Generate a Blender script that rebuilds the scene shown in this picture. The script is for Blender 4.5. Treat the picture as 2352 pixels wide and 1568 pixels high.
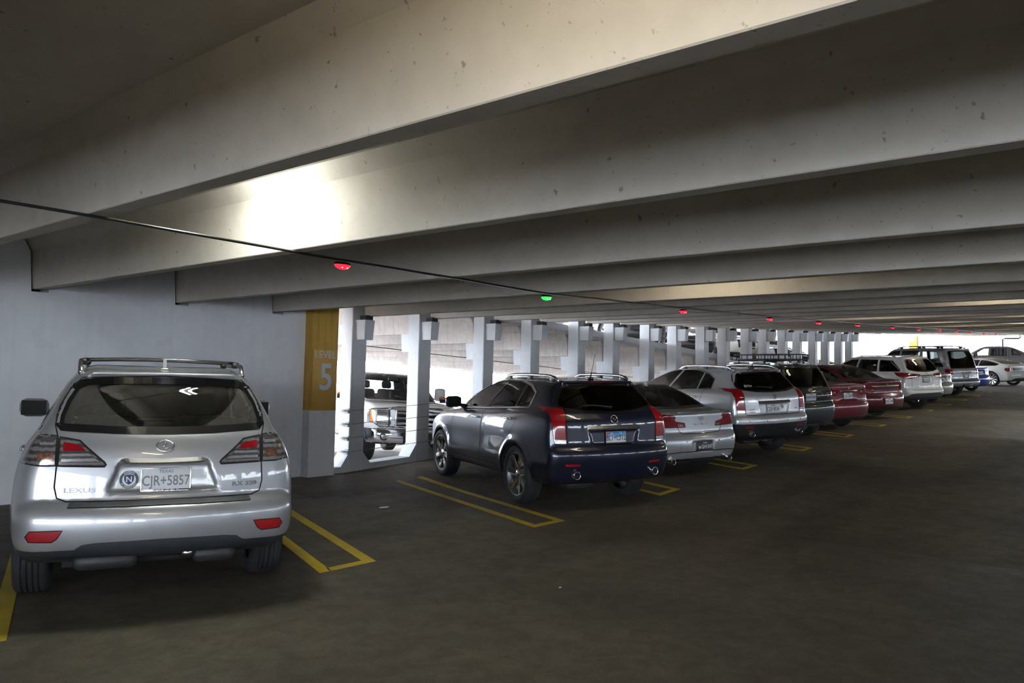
import bpy, math, random
import numpy as np
from mathutils import Vector, Matrix
from mathutils.bvhtree import BVHTree

for o in list(bpy.data.objects):
    bpy.data.objects.remove(o)
SC = bpy.context.scene
COL = SC.collection
RAD = math.radians
random.seed(7)

# ------------------------------------------------------------------ camera
CAM_H = 1.602
YAW, PITCH, ROLL = 0.6868, 0.0511, 0.0221
cam_d = bpy.data.cameras.new('camera')
cam_d.sensor_width = 36.0
cam_d.lens = 1791.08 / 2352 * 36.0
cam_d.clip_start = 0.05
cam_d.clip_end = 600
cam = bpy.data.objects.new('camera', cam_d)
COL.objects.link(cam)
_fw = Vector((math.cos(YAW) * math.cos(PITCH), math.sin(YAW) * math.cos(PITCH), math.sin(PITCH)))
_rt = Vector((math.sin(YAW), -math.cos(YAW), 0))
_up = _rt.cross(_fw)
_r2 = _rt * math.cos(ROLL) + _up * math.sin(ROLL)
_u2 = -_rt * math.sin(ROLL) + _up * math.cos(ROLL)
cam.matrix_world = Matrix(((_r2.x, _u2.x, -_fw.x, 0), (_r2.y, _u2.y, -_fw.y, 0), (_r2.z, _u2.z, -_fw.z, CAM_H), (0, 0, 0, 1)))
SC.camera = cam

# ------------------------------------------------------------------ sky, exposure
SKY_STRENGTH = 20.0
LAMP_STRENGTH = 170.0
world = bpy.data.worlds.new('overcast_sky')
SC.world = world
world.use_nodes = True
_bg = world.node_tree.nodes['Background']
_bg.inputs[0].default_value = (0.80, 0.89, 1.0, 1)
_bg.inputs[1].default_value = SKY_STRENGTH
SC.view_settings.view_transform = 'Standard'
SC.view_settings.look = 'None'
SC.view_settings.gamma = 1.0
SC.view_settings.use_curve_mapping = False
SC.view_settings.exposure = -0.40
SC.cycles.use_denoising = True
SC.cycles.max_bounces = 6
SC.cycles.diffuse_bounces = 4
SC.cycles.glossy_bounces = 3
SC.cycles.transparent_max_bounces = 8
SC.cycles.transmission_bounces = 4
SC.cycles.use_adaptive_sampling = True
SC.cycles.adaptive_threshold = 0.2
SC.cycles.sample_clamp_indirect = 6.0
SC.cycles.caustics_reflective = False
SC.cycles.caustics_refractive = False

# ------------------------------------------------------------------ materials
MATS = {}


def mat(name, col, rough=0.5, metal=0.0, coat=0.0, emit=0.0, ecol=None, var=0.0, vscale=4.0, bump=0.0, bscale=60.0, flake=0.0, spec=0.5, bands=0.0):
    if name in MATS:
        return MATS[name]
    m = bpy.data.materials.new(name)
    m.use_nodes = True
    nt = m.node_tree
    b = nt.nodes['Principled BSDF']
    b.inputs['Base Color'].default_value = (*col, 1)
    b.inputs['Roughness'].default_value = rough
    b.inputs['Metallic'].default_value = metal
    b.inputs['Specular IOR Level'].default_value = spec
    b.inputs['Coat Weight'].default_value = coat
    b.inputs['Coat Roughness'].default_value = 0.03
    if emit:
        b.inputs['Emission Color'].default_value = (*(ecol or col), 1)
        b.inputs['Emission Strength'].default_value = emit
    if var or bump or flake:
        tc = nt.nodes.new('ShaderNodeTexCoord')
    if var:
        if bands:
            n = nt.nodes.new('ShaderNodeTexWave')
            n.bands_direction = 'Z'
            n.inputs['Scale'].default_value = bands
            n.inputs['Distortion'].default_value = 1.5
            n.inputs['Detail'].default_value = 2
            n.inputs['Detail Scale'].default_value = 6
        else:
            n = nt.nodes.new('ShaderNodeTexNoise')
            n.inputs['Scale'].default_value = vscale
            n.inputs['Detail'].default_value = 5
        nt.links.new(tc.outputs['Object'], n.inputs['Vector'])
        r = nt.nodes.new('ShaderNodeValToRGB')
        r.color_ramp.elements[0].position = 0.3
        r.color_ramp.elements[1].position = 0.7
        r.color_ramp.elements[0].color = (*[c * (1 - var) for c in col], 1)
        r.color_ramp.elements[1].color = (*[min(1, c * (1 + var)) for c in col], 1)
        nt.links.new(n.outputs['Fac'], r.inputs['Fac'])
        nt.links.new(r.outputs['Color'], b.inputs['Base Color'])
    if bump:
        n = nt.nodes.new('ShaderNodeTexNoise')
        n.inputs['Scale'].default_value = bscale
        n.inputs['Detail'].default_value = 4
        nt.links.new(tc.outputs['Object'], n.inputs['Vector'])
        bp = nt.nodes.new('ShaderNodeBump')
        bp.inputs['Strength'].default_value = bump
        bp.inputs['Distance'].default_value = 0.01
        nt.links.new(n.outputs['Fac'], bp.inputs['Height'])
        nt.links.new(bp.outputs['Normal'], b.inputs['Normal'])
    if flake:
        n = nt.nodes.new('ShaderNodeTexNoise')
        n.inputs['Scale'].default_value = 900
        nt.links.new(tc.outputs['Object'], n.inputs['Vector'])
        mr = nt.nodes.new('ShaderNodeMapRange')
        mr.inputs[3].default_value = rough - flake
        mr.inputs[4].default_value = rough + flake
        nt.links.new(n.outputs['Fac'], mr.inputs[0])
        nt.links.new(mr.outputs[0], b.inputs['Roughness'])
    MATS[name] = m
    return m


def glass(name, tint, rough=0.01):
    if name in MATS:
        return MATS[name]
    m = bpy.data.materials.new(name)
    m.use_nodes = True
    nt = m.node_tree
    nt.nodes.remove(nt.nodes['Principled BSDF'])
    out = nt.nodes['Material Output']
    fr = nt.nodes.new('ShaderNodeFresnel')
    fr.inputs['IOR'].default_value = 1.5
    tr = nt.nodes.new('ShaderNodeBsdfTransparent')
    tr.inputs[0].default_value = (*tint, 1)
    gl = nt.nodes.new('ShaderNodeBsdfGlossy')
    gl.inputs['Roughness'].default_value = rough
    mx = nt.nodes.new('ShaderNodeMixShader')
    nt.links.new(fr.outputs[0], mx.inputs[0])
    nt.links.new(tr.outputs[0], mx.inputs[1])
    nt.links.new(gl.outputs[0], mx.inputs[2])
    nt.links.new(mx.outputs[0], out.inputs[0])
    MATS[name] = m
    return m


def dusty_glass(name, tint, centre, radius):
    """tinted glass with a film of dust outside the arc a wiper has cleaned"""
    m = glass(name, tint, 0.03)
    nt = m.node_tree
    L = nt.links.new
    out = nt.nodes['Material Output']
    base = out.inputs[0].links[0].from_socket
    tc = nt.nodes.new('ShaderNodeTexCoord')
    mp = nt.nodes.new('ShaderNodeMapping')
    mp.inputs['Location'].default_value = (0, -centre[0], -centre[1])
    mp.inputs['Scale'].default_value = (0, 1, 1)
    L(tc.outputs['Object'], mp.inputs['Vector'])
    ln = nt.nodes.new('ShaderNodeVectorMath')
    ln.operation = 'LENGTH'
    L(mp.outputs[0], ln.inputs[0])
    mr = nt.nodes.new('ShaderNodeMapRange')
    mr.inputs[1].default_value, mr.inputs[2].default_value = radius, radius + 0.006
    mr.inputs[3].default_value, mr.inputs[4].default_value = 0.02, 0.17
    L(ln.outputs['Value'], mr.inputs[0])
    nz = nt.nodes.new('ShaderNodeTexNoise')
    nz.inputs['Scale'].default_value = 160
    L(tc.outputs['Object'], nz.inputs['Vector'])
    mu = nt.nodes.new('ShaderNodeMath')
    mu.operation = 'MULTIPLY'
    L(mr.outputs[0], mu.inputs[0])
    mr2 = nt.nodes.new('ShaderNodeMapRange')
    mr2.inputs[1].default_value, mr2.inputs[2].default_value, mr2.inputs[3].default_value, mr2.inputs[4].default_value = 0.3, 0.7, 0.5, 1.4
    L(nz.outputs['Fac'], mr2.inputs[0])
    L(mr2.outputs[0], mu.inputs[1])
    df = nt.nodes.new('ShaderNodeBsdfDiffuse')
    df.inputs[0].default_value = (0.30, 0.28, 0.25, 1)
    mx = nt.nodes.new('ShaderNodeMixShader')
    L(mu.outputs[0], mx.inputs[0])
    L(base, mx.inputs[1])
    L(df.outputs[0], mx.inputs[2])
    L(mx.outputs[0], out.inputs[0])
    return m


def paint(name, col, metal=0.0, rough=0.35, flake=0.06):
    return mat(name, col, rough=rough, metal=metal, coat=1.0, flake=flake)


M_CHROME = mat('chrome', (0.85, 0.86, 0.88), rough=0.08, metal=1.0, flake=0.02)
M_SATIN = mat('satin_chrome', (0.86, 0.86, 0.87), rough=0.24, metal=1.0, flake=0.04)
M_ALLOY = mat('alloy', (0.62, 0.63, 0.65), rough=0.25, metal=1.0, flake=0.05)
M_DARKALLOY = mat('dark_alloy', (0.20, 0.20, 0.21), rough=0.4, metal=0.9, flake=0.05)
M_BADGE = mat('badge_metal', (0.11, 0.11, 0.115), rough=0.25, metal=0.9, flake=0.05)
M_DARKSTEEL = mat('dark_steel', (0.06, 0.06, 0.062), rough=0.55, metal=0.6, flake=0.1)  # dark dull metal for the mufflers
M_RUBBER = mat('tyre_rubber', (0.018, 0.018, 0.020), rough=0.75, var=0.3, vscale=9)
M_BLACK = mat('black_trim', (0.012, 0.012, 0.013), rough=0.45, bump=0.08, bscale=400)
M_GLOSSBLACK = mat('gloss_black', (0.008, 0.008, 0.009), rough=0.12, coat=0.6, flake=0.02)
M_CLAD = mat('grey_cladding', (0.030, 0.033, 0.038), rough=0.55, bump=0.1, bscale=300)
M_GAP = mat('panel_gap', (0.006, 0.006, 0.006), rough=0.9, var=0.2)
M_UNDER = mat('underbody', (0.015, 0.015, 0.015), rough=0.9, var=0.4, vscale=6)
M_LINING = mat('cabin_lining', (0.055, 0.052, 0.05), rough=0.85, var=0.15, vscale=20)
M_SEAT = mat('seat_leather', (0.085, 0.08, 0.078), rough=0.6, var=0.15, vscale=15)
M_SEATTAN = mat('seat_leather_tan', (0.28, 0.25, 0.21), rough=0.6, var=0.15, vscale=15)
M_REDLENS = mat('red_lens', (0.33, 0.004, 0.010), rough=0.1, coat=1.0, var=0.22, vscale=70)
M_DARKRED = mat('dark_red_lens', (0.24, 0.005, 0.010), rough=0.12, coat=1.0, var=0.2, vscale=80)
M_REFLECTOR = mat('red_reflector', (0.30, 0.006, 0.010), rough=0.3, coat=0.5, var=0.2, vscale=120)
M_CLEARLENS = mat('clear_lens', (0.52, 0.52, 0.54), rough=0.10, metal=0.75, coat=1.0, var=0.55, bands=9)
M_SMOKELENS = mat('smoke_lens', (0.22, 0.20, 0.20), rough=0.10, metal=0.5, coat=1.0, var=0.45, bands=7)
M_AMBER = mat('amber_lens', (0.75, 0.20, 0.02), rough=0.15, coat=1.0, var=0.2, vscale=60)
M_PLATE = mat('plate_white', (0.62, 0.63, 0.65), rough=0.35, var=0.05, vscale=12)
M_PLATEBLUE = mat('plate_sky_blue', (0.10, 0.30, 0.62), rough=0.35, var=0.5, vscale=14)
M_PLATEINK = mat('plate_ink', (0.03, 0.03, 0.045), rough=0.4, var=0.1)
M_PLATEGREY = mat('plate_worn_ink', (0.20, 0.18, 0.20), rough=0.4, var=0.1)
M_PLATEBLACK = mat('plate_black', (0.012, 0.012, 0.013), rough=0.4, var=0.1)
M_WHITEPRINT = mat('white_print', (0.7, 0.7, 0.7), rough=0.5, var=0.05)
G_CLEAR = glass('window_glass', (0.74, 0.78, 0.76))
G_TINT = glass('tinted_glass', (0.22, 0.235, 0.225))
G_DARK = glass('dark_privacy_glass', (0.055, 0.06, 0.058))
P_SILVER = paint('silver_paint', (0.36, 0.362, 0.375), metal=0.55, rough=0.36)
P_SILVER2 = paint('bright_silver_paint', (0.47, 0.475, 0.50), metal=0.6, rough=0.32)
P_NAVY = paint('navy_paint', (0.007, 0.010, 0.028), metal=0.3, rough=0.32)
P_PEARL = paint('silver_white_paint', (0.54, 0.545, 0.56), metal=0.5, rough=0.34)
P_GREEN = paint('dark_grey_green_paint', (0.018, 0.026, 0.027), metal=0.4, rough=0.36)
P_RED = paint('rose_red_paint', (0.17, 0.020, 0.032), metal=0.3, rough=0.36)
P_MAROON = paint('maroon_paint', (0.10, 0.005, 0.012), metal=0.3, rough=0.32)
P_WHITE = paint('white_paint', (0.62, 0.61, 0.59), rough=0.4)
P_BEIGE = paint('beige_paint', (0.38, 0.34, 0.29), metal=0.4, rough=0.4)
P_BLUE = paint('blue_paint', (0.008, 0.035, 0.30), metal=0.2, rough=0.3)
P_GREY = paint('grey_paint', (0.10, 0.095, 0.10), metal=0.5, rough=0.4)
P_BLACK = paint('black_paint', (0.010, 0.010, 0.011), rough=0.25)
P_TAN = paint('tan_paint', (0.42, 0.38, 0.34), metal=0.2, rough=0.45)


# ------------------------------------------------------------------ object helpers
def tag(o, label=None, cat=None, group=None, kind=None):
    if label:
        o['label'] = label
    if cat:
        o['category'] = cat
    if group:
        o['group'] = group
    if kind:
        o['kind'] = kind
    return o


def empty(name, loc=(0, 0, 0), rz=0.0):
    o = bpy.data.objects.new(name, None)
    o.empty_display_size = 0.2
    COL.objects.link(o)
    o.location = loc
    o.rotation_euler = (0, 0, rz)
    return o


def link(name, me, m, parent=None):
    o = bpy.data.objects.new(name, me)
    COL.objects.link(o)
    if m is not None:
        if not me.materials:
            me.materials.append(m)
        o.material_slots[0].link = 'OBJECT'
        o.material_slots[0].material = m
    if parent is not None:
        o.parent = parent
    return o


class MB:
    """collects simple shapes into one mesh"""

    def __init__(s):
        s.v = []
        s.f = []
        s.sm = []

    def add(s, vs, fs, smooth=False):
        n = len(s.v)
        s.v += [tuple(p) for p in vs]
        s.f += [tuple(i + n for i in f) for f in fs]
        s.sm += [smooth] * len(fs)
        return s

    def box(s, a, b, M=None):
        (x0, y0, z0), (x1, y1, z1) = a, b
        vs = [(x0, y0, z0), (x1, y0, z0), (x1, y1, z0), (x0, y1, z0), (x0, y0, z1), (x1, y0, z1), (x1, y1, z1), (x0, y1, z1)]
        if M is not None:
            vs = [tuple(M @ Vector(p)) for p in vs]
        return s.add(vs, [(0, 3, 2, 1), (4, 5, 6, 7), (0, 1, 5, 4), (1, 2, 6, 5), (2, 3, 7, 6), (3, 0, 4, 7)])

    def rbox(s, c, d, r, M=None):
        """box with bevelled edges: centre c, size d, bevel r"""
        hx, hy, hz = d[0] / 2, d[1] / 2, d[2] / 2
        r = min(r, hx * 0.98, hy * 0.98, hz * 0.98)
        rings = []
        for z, k in ((-hz, r), (-hz + r * 0.3, r * 0.3), (-hz + r, 0), (hz - r, 0), (hz - r * 0.3, r * 0.3), (hz, r)):
            ax, ay = hx - k, hy - k
            q = max(r - k, r * 0.25)
            ring = []
            for sx, sy, a0 in ((1, 1, 0), (-1, 1, 90), (-1, -1, 180), (1, -1, 270)):
                for t in (0, 45, 90):
                    a = RAD(a0 + t)
                    ring.append((sx * (ax - q) + q * math.cos(a), sy * (ay - q) + q * math.sin(a), z))
            rings.append(ring)
        n = 12
        vs = [p for g in rings for p in g]
        fs = []
        for i in range(len(rings) - 1):
            for j in range(n):
                k = (j + 1) % n
                fs.append((i * n + j, i * n + k, (i + 1) * n + k, (i + 1) * n + j))
        fs.append(tuple(range(n - 1, -1, -1)))
        fs.append(tuple((len(rings) - 1) * n + j for j in range(n)))
        vs = [(p[0] + c[0], p[1] + c[1], p[2] + c[2]) for p in vs]
        if M is not None:
            vs = [tuple(M @ Vector(p)) for p in vs]
        return s.add(vs, fs, True)

    def tube(s, pts, r, n=8, cap=True):
        pts = [Vector(p) for p in pts]
        rs = r if isinstance(r, (list, tuple)) else [r] * len(pts)
        vs = []
        up = None
        for i, p in enumerate(pts):
            d = (pts[min(i + 1, len(pts) - 1)] - pts[max(i - 1, 0)]).normalized()
            if up is None:
                up = Vector((0, 0, 1)) if abs(d.z) < 0.9 else Vector((1, 0, 0))
            a = d.cross(up)
            if a.length < 1e-6:
                a = d.orthogonal()
            a.normalize()
            b = a.cross(d)
            up = b
            for k in range(n):
                t = 2 * math.pi * k / n
                vs.append(tuple(p + (a * math.cos(t) + b * math.sin(t)) * rs[i]))
        fs = []
        for i in range(len(pts) - 1):
            for k in range(n):
                q = (k + 1) % n
                fs.append((i * n + k, (i + 1) * n + k, (i + 1) * n + q, i * n + q))
        if cap:
            fs.append(tuple(range(n)))
            fs.append(tuple((len(pts) - 1) * n + k for k in range(n - 1, -1, -1)))
        return s.add(vs, fs, True)

    def lathe(s, prof, n=32, M=None, close=False):
        """profile [(r, h)] turned about the local Y axis"""
        vs, fs = [], []
        m = len(prof)
        for k in range(n):
            t = 2 * math.pi * k / n
            for r, h in prof:
                vs.append((r * math.cos(t), h, r * math.sin(t)))
        for k in range(n):
            q = (k + 1) % n
            for i in range(m if close else m - 1):
                j = (i + 1) % m
                fs.append((k * m + i, k * m + j, q * m + j, q * m + i))
        if M is not None:
            vs = [tuple(M @ Vector(p)) for p in vs]
        return s.add(vs, fs, True)

    def prism(s, poly, a, b, axis='y', M=None):
        """2D polygon extruded from a to b; axis names the extrusion axis"""
        n = len(poly)

        def P(p, h):
            if axis == 'y':
                return (p[0], h, p[1])
            if axis == 'x':
                return (h, p[0], p[1])
            return (p[0], p[1], h)
        vs = [P(p, a) for p in poly] + [P(p, b) for p in poly]
        if M is not None:
            vs = [tuple(M @ Vector(p)) for p in vs]
        fs = [tuple(range(n)), tuple(range(2 * n - 1, n - 1, -1))]
        for i in range(n):
            j = (i + 1) % n
            fs.append((j, i, i + n, j + n))
        return s.add(vs, fs)

    def mesh(s, name):
        me = bpy.data.meshes.new(name)
        me.from_pydata(s.v, [], s.f)
        me.polygons.foreach_set('use_smooth', s.sm)
        me.update()
        return me

    def build(s, name, m, parent=None):
        return link(name, s.mesh(name), m, parent)


def text_mesh(txt, size, name='lettering', depth=0.002, sx=1.0, align='CENTER', shear=0.0, bold=0.0):
    cu = bpy.data.curves.new(name, 'FONT')
    cu.body = txt
    cu.size = size
    cu.align_x = align
    cu.align_y = 'CENTER'
    cu.extrude = depth
    cu.shear = shear
    cu.offset = bold
    cu.resolution_u = 3
    o = bpy.data.objects.new(name, cu)
    COL.objects.link(o)
    dg = bpy.context.evaluated_depsgraph_get()
    me = bpy.data.meshes.new_from_object(o.evaluated_get(dg), depsgraph=dg)
    bpy.data.objects.remove(o)
    bpy.data.curves.remove(cu)
    me.materials.clear()
    if sx != 1.0:
        for v in me.vertices:
            v.co.x *= sx
    me.name = name
    return me

LAMPS = [(2.95, 5.30, 0, 'over the silver crossover tail'), (0.75, 1.1, 2, 'above the camera'), (8.0, 4.0, 1, 'in front of the navy SUV'), (13.2, 1.6, 1, 'over the aisle by the sports sedan'), (17.75, 4.7, 1, 'behind the roof basket SUV'), (19.8, 1.6, 1, 'over the aisle by the roof basket'), (23.3, 4.6, 1, 'behind the maroon sedan'), (28.8, 4.8, 1, 'behind the white SUV'), (36.9, 4.8, 1, 'behind the tall silver SUV'), (27.0, 2.2, 0, 'over the aisle by the white SUV'), (33.0, 2.6, 1, 'over the aisle by the beige sedan'), (40.0, 3.0, 1, 'over the aisle by the blue sedan'), (48.0, 3.0, 0, 'over the aisle by the white coupe')]


# ------------------------------------------------------------------ concrete materials
def concrete(name, col, var=0.15, scale=0.8, speck=0.0, rough=0.8, streak=0.0, bump=0.15, spec=0.3, stain=None, sheen=0.0, coords='Object', grain=0.0):
    m = bpy.data.materials.new(name)
    m.use_nodes = True
    nt = m.node_tree
    L = nt.links.new
    b = nt.nodes['Principled BSDF']
    b.inputs['Roughness'].default_value = rough
    b.inputs['Specular IOR Level'].default_value = spec
    tc = nt.nodes.new('ShaderNodeTexCoord')
    vec = tc.outputs[coords]

    def noise(sc, det=6, dist=0.0, v=None):
        n = nt.nodes.new('ShaderNodeTexNoise')
        n.inputs['Scale'].default_value = sc
        n.inputs['Detail'].default_value = det
        n.inputs['Distortion'].default_value = dist
        L(v or vec, n.inputs['Vector'])
        return n.outputs['Fac']

    def rng(s, a, b2, c, d):
        r = nt.nodes.new('ShaderNodeMapRange')
        r.inputs[1].default_value, r.inputs[2].default_value, r.inputs[3].default_value, r.inputs[4].default_value = a, b2, c, d
        L(s, r.inputs[0])
        return r.outputs[0]

    def mul(p, q):
        r = nt.nodes.new('ShaderNodeMath')
        r.operation = 'MULTIPLY'
        L(p, r.inputs[0])
        L(q, r.inputs[1])
        return r.outputs[0]
    f = mul(rng(noise(scale), 0.3, 0.7, 1 - var, 1 + var), rng(noise(scale * 9, 8), 0.3, 0.7, 1 - var * 0.5, 1 + var * 0.5))
    if grain:
        f = mul(f, rng(noise(70, 3), 0.3, 0.7, 1 - grain, 1 + grain))
        f = mul(f, rng(noise(6.0, 7, 1.2), 0.35, 0.65, 1 - grain * 0.8, 1 + grain * 0.8))
    if speck:
        f = mul(f, rng(noise(15, 3), 0.26, 0.30, 1 - speck, 1.0))
        f = mul(f, rng(noise(42, 2), 0.265, 0.30, 1 - speck * 0.7, 1.0))
    if streak:
        mp = nt.nodes.new('ShaderNodeMapping')
        mp.inputs['Scale'].default_value = (9, 9, 0.25)
        L(vec, mp.inputs['Vector'])
        f = mul(f, rng(noise(1.6, 4, 0.3, mp.outputs[0]), 0.36, 0.5, 1 - streak, 1.0))
    if stain is not None:
        for (cx, cy, ax, ay, dark) in stain:
            mp = nt.nodes.new('ShaderNodeMapping')
            mp.inputs['Location'].default_value = (-cx / ax, -cy / ay, 0)
            mp.inputs['Scale'].default_value = (1 / ax, 1 / ay, 0)
            L(vec, mp.inputs['Vector'])
            ln = nt.nodes.new('ShaderNodeVectorMath')
            ln.operation = 'LENGTH'
            L(mp.outputs[0], ln.inputs[0])
            ad = nt.nodes.new('ShaderNodeMath')
            ad.operation = 'ADD'
            L(ln.outputs['Value'], ad.inputs[0])
            L(rng(noise(3.5, 5, 0.5), 0.3, 0.7, -0.35, 0.35), ad.inputs[1])
            f = mul(f, rng(ad.outputs[0], 0.45, 1.0, dark, 1.0))
    c = nt.nodes.new('ShaderNodeMix')
    c.data_type = 'RGBA'
    c.blend_type = 'MULTIPLY'
    c.inputs[0].default_value = 1.0
    c.inputs[6].default_value = (*col, 1)
    cb = nt.nodes.new('ShaderNodeCombineColor')
    for i in range(3):
        L(f, cb.inputs[i])
    L(cb.outputs[0], c.inputs[7])
    L(c.outputs[2], b.inputs['Base Color'])
    if bump:
        bp = nt.nodes.new('ShaderNodeBump')
        bp.inputs['Strength'].default_value = bump
        bp.inputs['Distance'].default_value = 0.01
        L(noise(28, 8), bp.inputs['Height'])
        L(bp.outputs['Normal'], b.inputs['Normal'])
    if sheen:
        L(rng(noise(2.2, 6), 0.35, 0.65, rough - sheen, rough + sheen * 0.5), b.inputs['Roughness'])
    MATS[name] = m
    return m


C_FLOOR = concrete('floor_concrete', (0.098, 0.085, 0.065), var=0.28, scale=0.55, speck=0.12, rough=0.68, bump=0.12, spec=0.16, sheen=0.10, grain=0.16,
                   stain=[(7.10, 8.70, 0.75, 0.42, 0.22), (9.2, 3.0, 2.6, 0.35, 0.72), (12.5, 4.0, 4.5, 0.30, 0.75), (17.0, 2.2, 6.0, 0.5, 0.72), (6.2, 4.4, 1.6, 0.3, 0.8), (5.2, 6.3, 0.9, 0.25, 0.78)])
C_BEAM = concrete('beam_concrete', (0.62, 0.57, 0.51), var=0.10, scale=0.7, speck=0.45, rough=0.85, bump=0.08)
C_DECK = concrete('deck_concrete', (0.55, 0.50, 0.47), var=0.16, scale=0.9, speck=0.35, rough=0.85, bump=0.1, streak=0.12)
C_WALL = concrete('wall_paint', (0.80, 0.815, 0.86), var=0.05, scale=0.6, rough=0.42, bump=0.06, streak=0.025, spec=0.4, sheen=0.15)
C_COLUMN = concrete('column_paint', (0.56, 0.575, 0.60), var=0.06, scale=1.2, speck=0.30, rough=0.45, bump=0.14, spec=0.4)
C_YELLOW = concrete('yellow_band_paint', (0.55, 0.33, 0.06), var=0.08, scale=1.2, rough=0.6, streak=0.18, bump=0.06)
C_STRIPE = concrete('stall_paint', (0.50, 0.36, 0.022), var=0.16, scale=2.5, speck=0.35, rough=0.65, bump=0.12)
M_SIGN = mat('sign_yellow', (0.58, 0.35, 0.075), rough=0.45, var=0.03)
M_SIGNTXT = mat('sign_lettering', (0.62, 0.64, 0.68), rough=0.45, var=0.03)
M_CABLE = mat('black_cord', (0.010, 0.010, 0.010), rough=0.35, var=0.2, vscale=40)
M_STEEL = mat('galvanised_wire', (0.20, 0.20, 0.21), rough=0.45, metal=0.7, flake=0.05)
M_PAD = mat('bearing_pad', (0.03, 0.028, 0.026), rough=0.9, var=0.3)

# ------------------------------------------------------------------ the deck
SLOPE, XF, XC, ZS = 0.0522, 8.463, 7.695, 2.6076
Y_WALL, Y_COL, Y_BACK = 10.60, 10.555, 10.855


def fz(x):
    return SLOPE * max(0.0, x - XF)


def cz(x):
    return ZS + SLOPE * max(0.0, x - XC)


def oz(x):
    """bottom of the opposite upper ramp's ribs"""
    return 2.46 - 0.042 * (x - 10.25)


def lz(x):
    """surface of the opposite lower ramp"""
    return -0.05 * max(0.0, x - 8.0)


def slab(xs, zf, y0, y1, t, ny=1):
    mb = MB()
    n = len(xs)
    for i in range(n - 1):
        a, b = xs[i], xs[i + 1]
        za, zb = zf(a), zf(b)
        mb.add([(a, y0, za), (b, y0, zb), (b, y1, zb), (a, y1, za), (a, y0, za - t), (b, y0, zb - t), (b, y1, zb - t), (a, y1, za - t)],
               [(0, 1, 2, 3), (7, 6, 5, 4), (0, 4, 5, 1), (3, 2, 6, 7)] + ([(0, 3, 7, 4)] if i == 0 else []) + ([(1, 5, 6, 2)] if i == n - 2 else []))
    return mb


floor = slab([-8, XF, 82], fz, -17.0, 10.9, 0.3).build('floor', C_FLOOR)
tag(floor, 'dark stained concrete parking deck with yellow stall lines', kind='structure')

# stems of the double tees
AX, PX, X1 = 1.8253, 3.3964, 3.6466


def stem_x(k):
    n, m = divmod(k - 1, 2)
    return X1 + n * PX + (AX if m else 0)


FL = 0.60          # rib depth below the flange


def rib(x, y0, y1, z, w=0.125, h=FL):
    mb = MB()
    p = [(x, z + 0.006), (x + 0.006, z), (x + w - 0.006, z), (x + w, z + 0.006), (x + w + 0.035, z + h - 0.13), (x + w + 0.11, z + h), (x - 0.11, z + h), (x - 0.035, z + h - 0.13)]
    mb.prism(p, y0, y1, 'y')
    return mb


ceil_xs = [-8, XC, 62]
ceiling = slab(ceil_xs, lambda x: cz(x) + FL + 0.10, -17.0, 10.9, 0.10).build('ceiling', C_BEAM)
tag(ceiling, 'ribbed concrete ceiling of precast double tees', kind='structure')
COLX = []
for k in range(-5, 36):
    x = stem_x(k)
    if k >= 4:
        x -= 0.15
    rib(x, -17.0, 10.66 if k < 4 else 10.42, cz(x)).build('beam', C_BEAM, ceiling)
    if 4 <= k <= 21:
        COLX.append(stem_x(k))

# painted solid wall with a pocket for every rib
outl = [(-8.0, 0.0), (7.70, 0.0), (7.70, 3.32)]
for k in range(3, -10, -1):
    x = stem_x(k)
    if x < -7.5:
        continue
    z = ZS
    outl += [(x + 0.28, 3.32), (x + 0.20, 3.07), (x + 0.165, 2.575), (x - 0.028, 2.575), (x - 0.058, 3.07), (x - 0.14, 3.21), (x - 0.14, 3.32)]
outl += [(-8.0, 3.32)]
w = MB()
w.prism(outl[::-1], Y_WALL, Y_WALL + 0.3, 'y')
wall = w.build('wall_left', C_WALL)
tag(wall, 'pale blue grey painted concrete wall', kind='structure')
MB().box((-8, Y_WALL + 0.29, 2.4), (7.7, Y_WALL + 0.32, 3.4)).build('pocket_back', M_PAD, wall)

yc = MB().box((7.64, 10.42, -0.05), (8.16, 10.9, 1.07)).build('column', C_WALL)
tag(yc, 'square column with an ochre painted upper half', kind='structure')
MB().box((7.64, 10.42, 1.07), (8.16, 10.9, 3.36)).build('painted_band', C_YELLOW, yc)

sign = MB().rbox((7.902, 10.409, 1.557), (0.485, 0.014, 0.985), 0.004).build('level_sign', M_SIGN)
tag(sign, 'ochre level sign with a large pale 5 on the yellow column', 'sign')
Mt = Matrix(((1, 0, 0, 0), (0, 0, -1, 0), (0, 1, 0, 0), (0, 0, 0, 1)))
for txt, size, z, sx, bold in (('LEVEL', 0.165, 1.965, 1.0, 0.001), ('5', 0.60, 1.585, 0.92, 0.012)):
    t = link('sign_lettering', text_mesh(txt, size, sx=sx, depth=0.001, bold=bold), M_SIGNTXT, sign)
    t.matrix_local = Matrix.Translation((7.925 if txt == '5' else 7.902, 10.4005, z)) @ Mt

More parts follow.
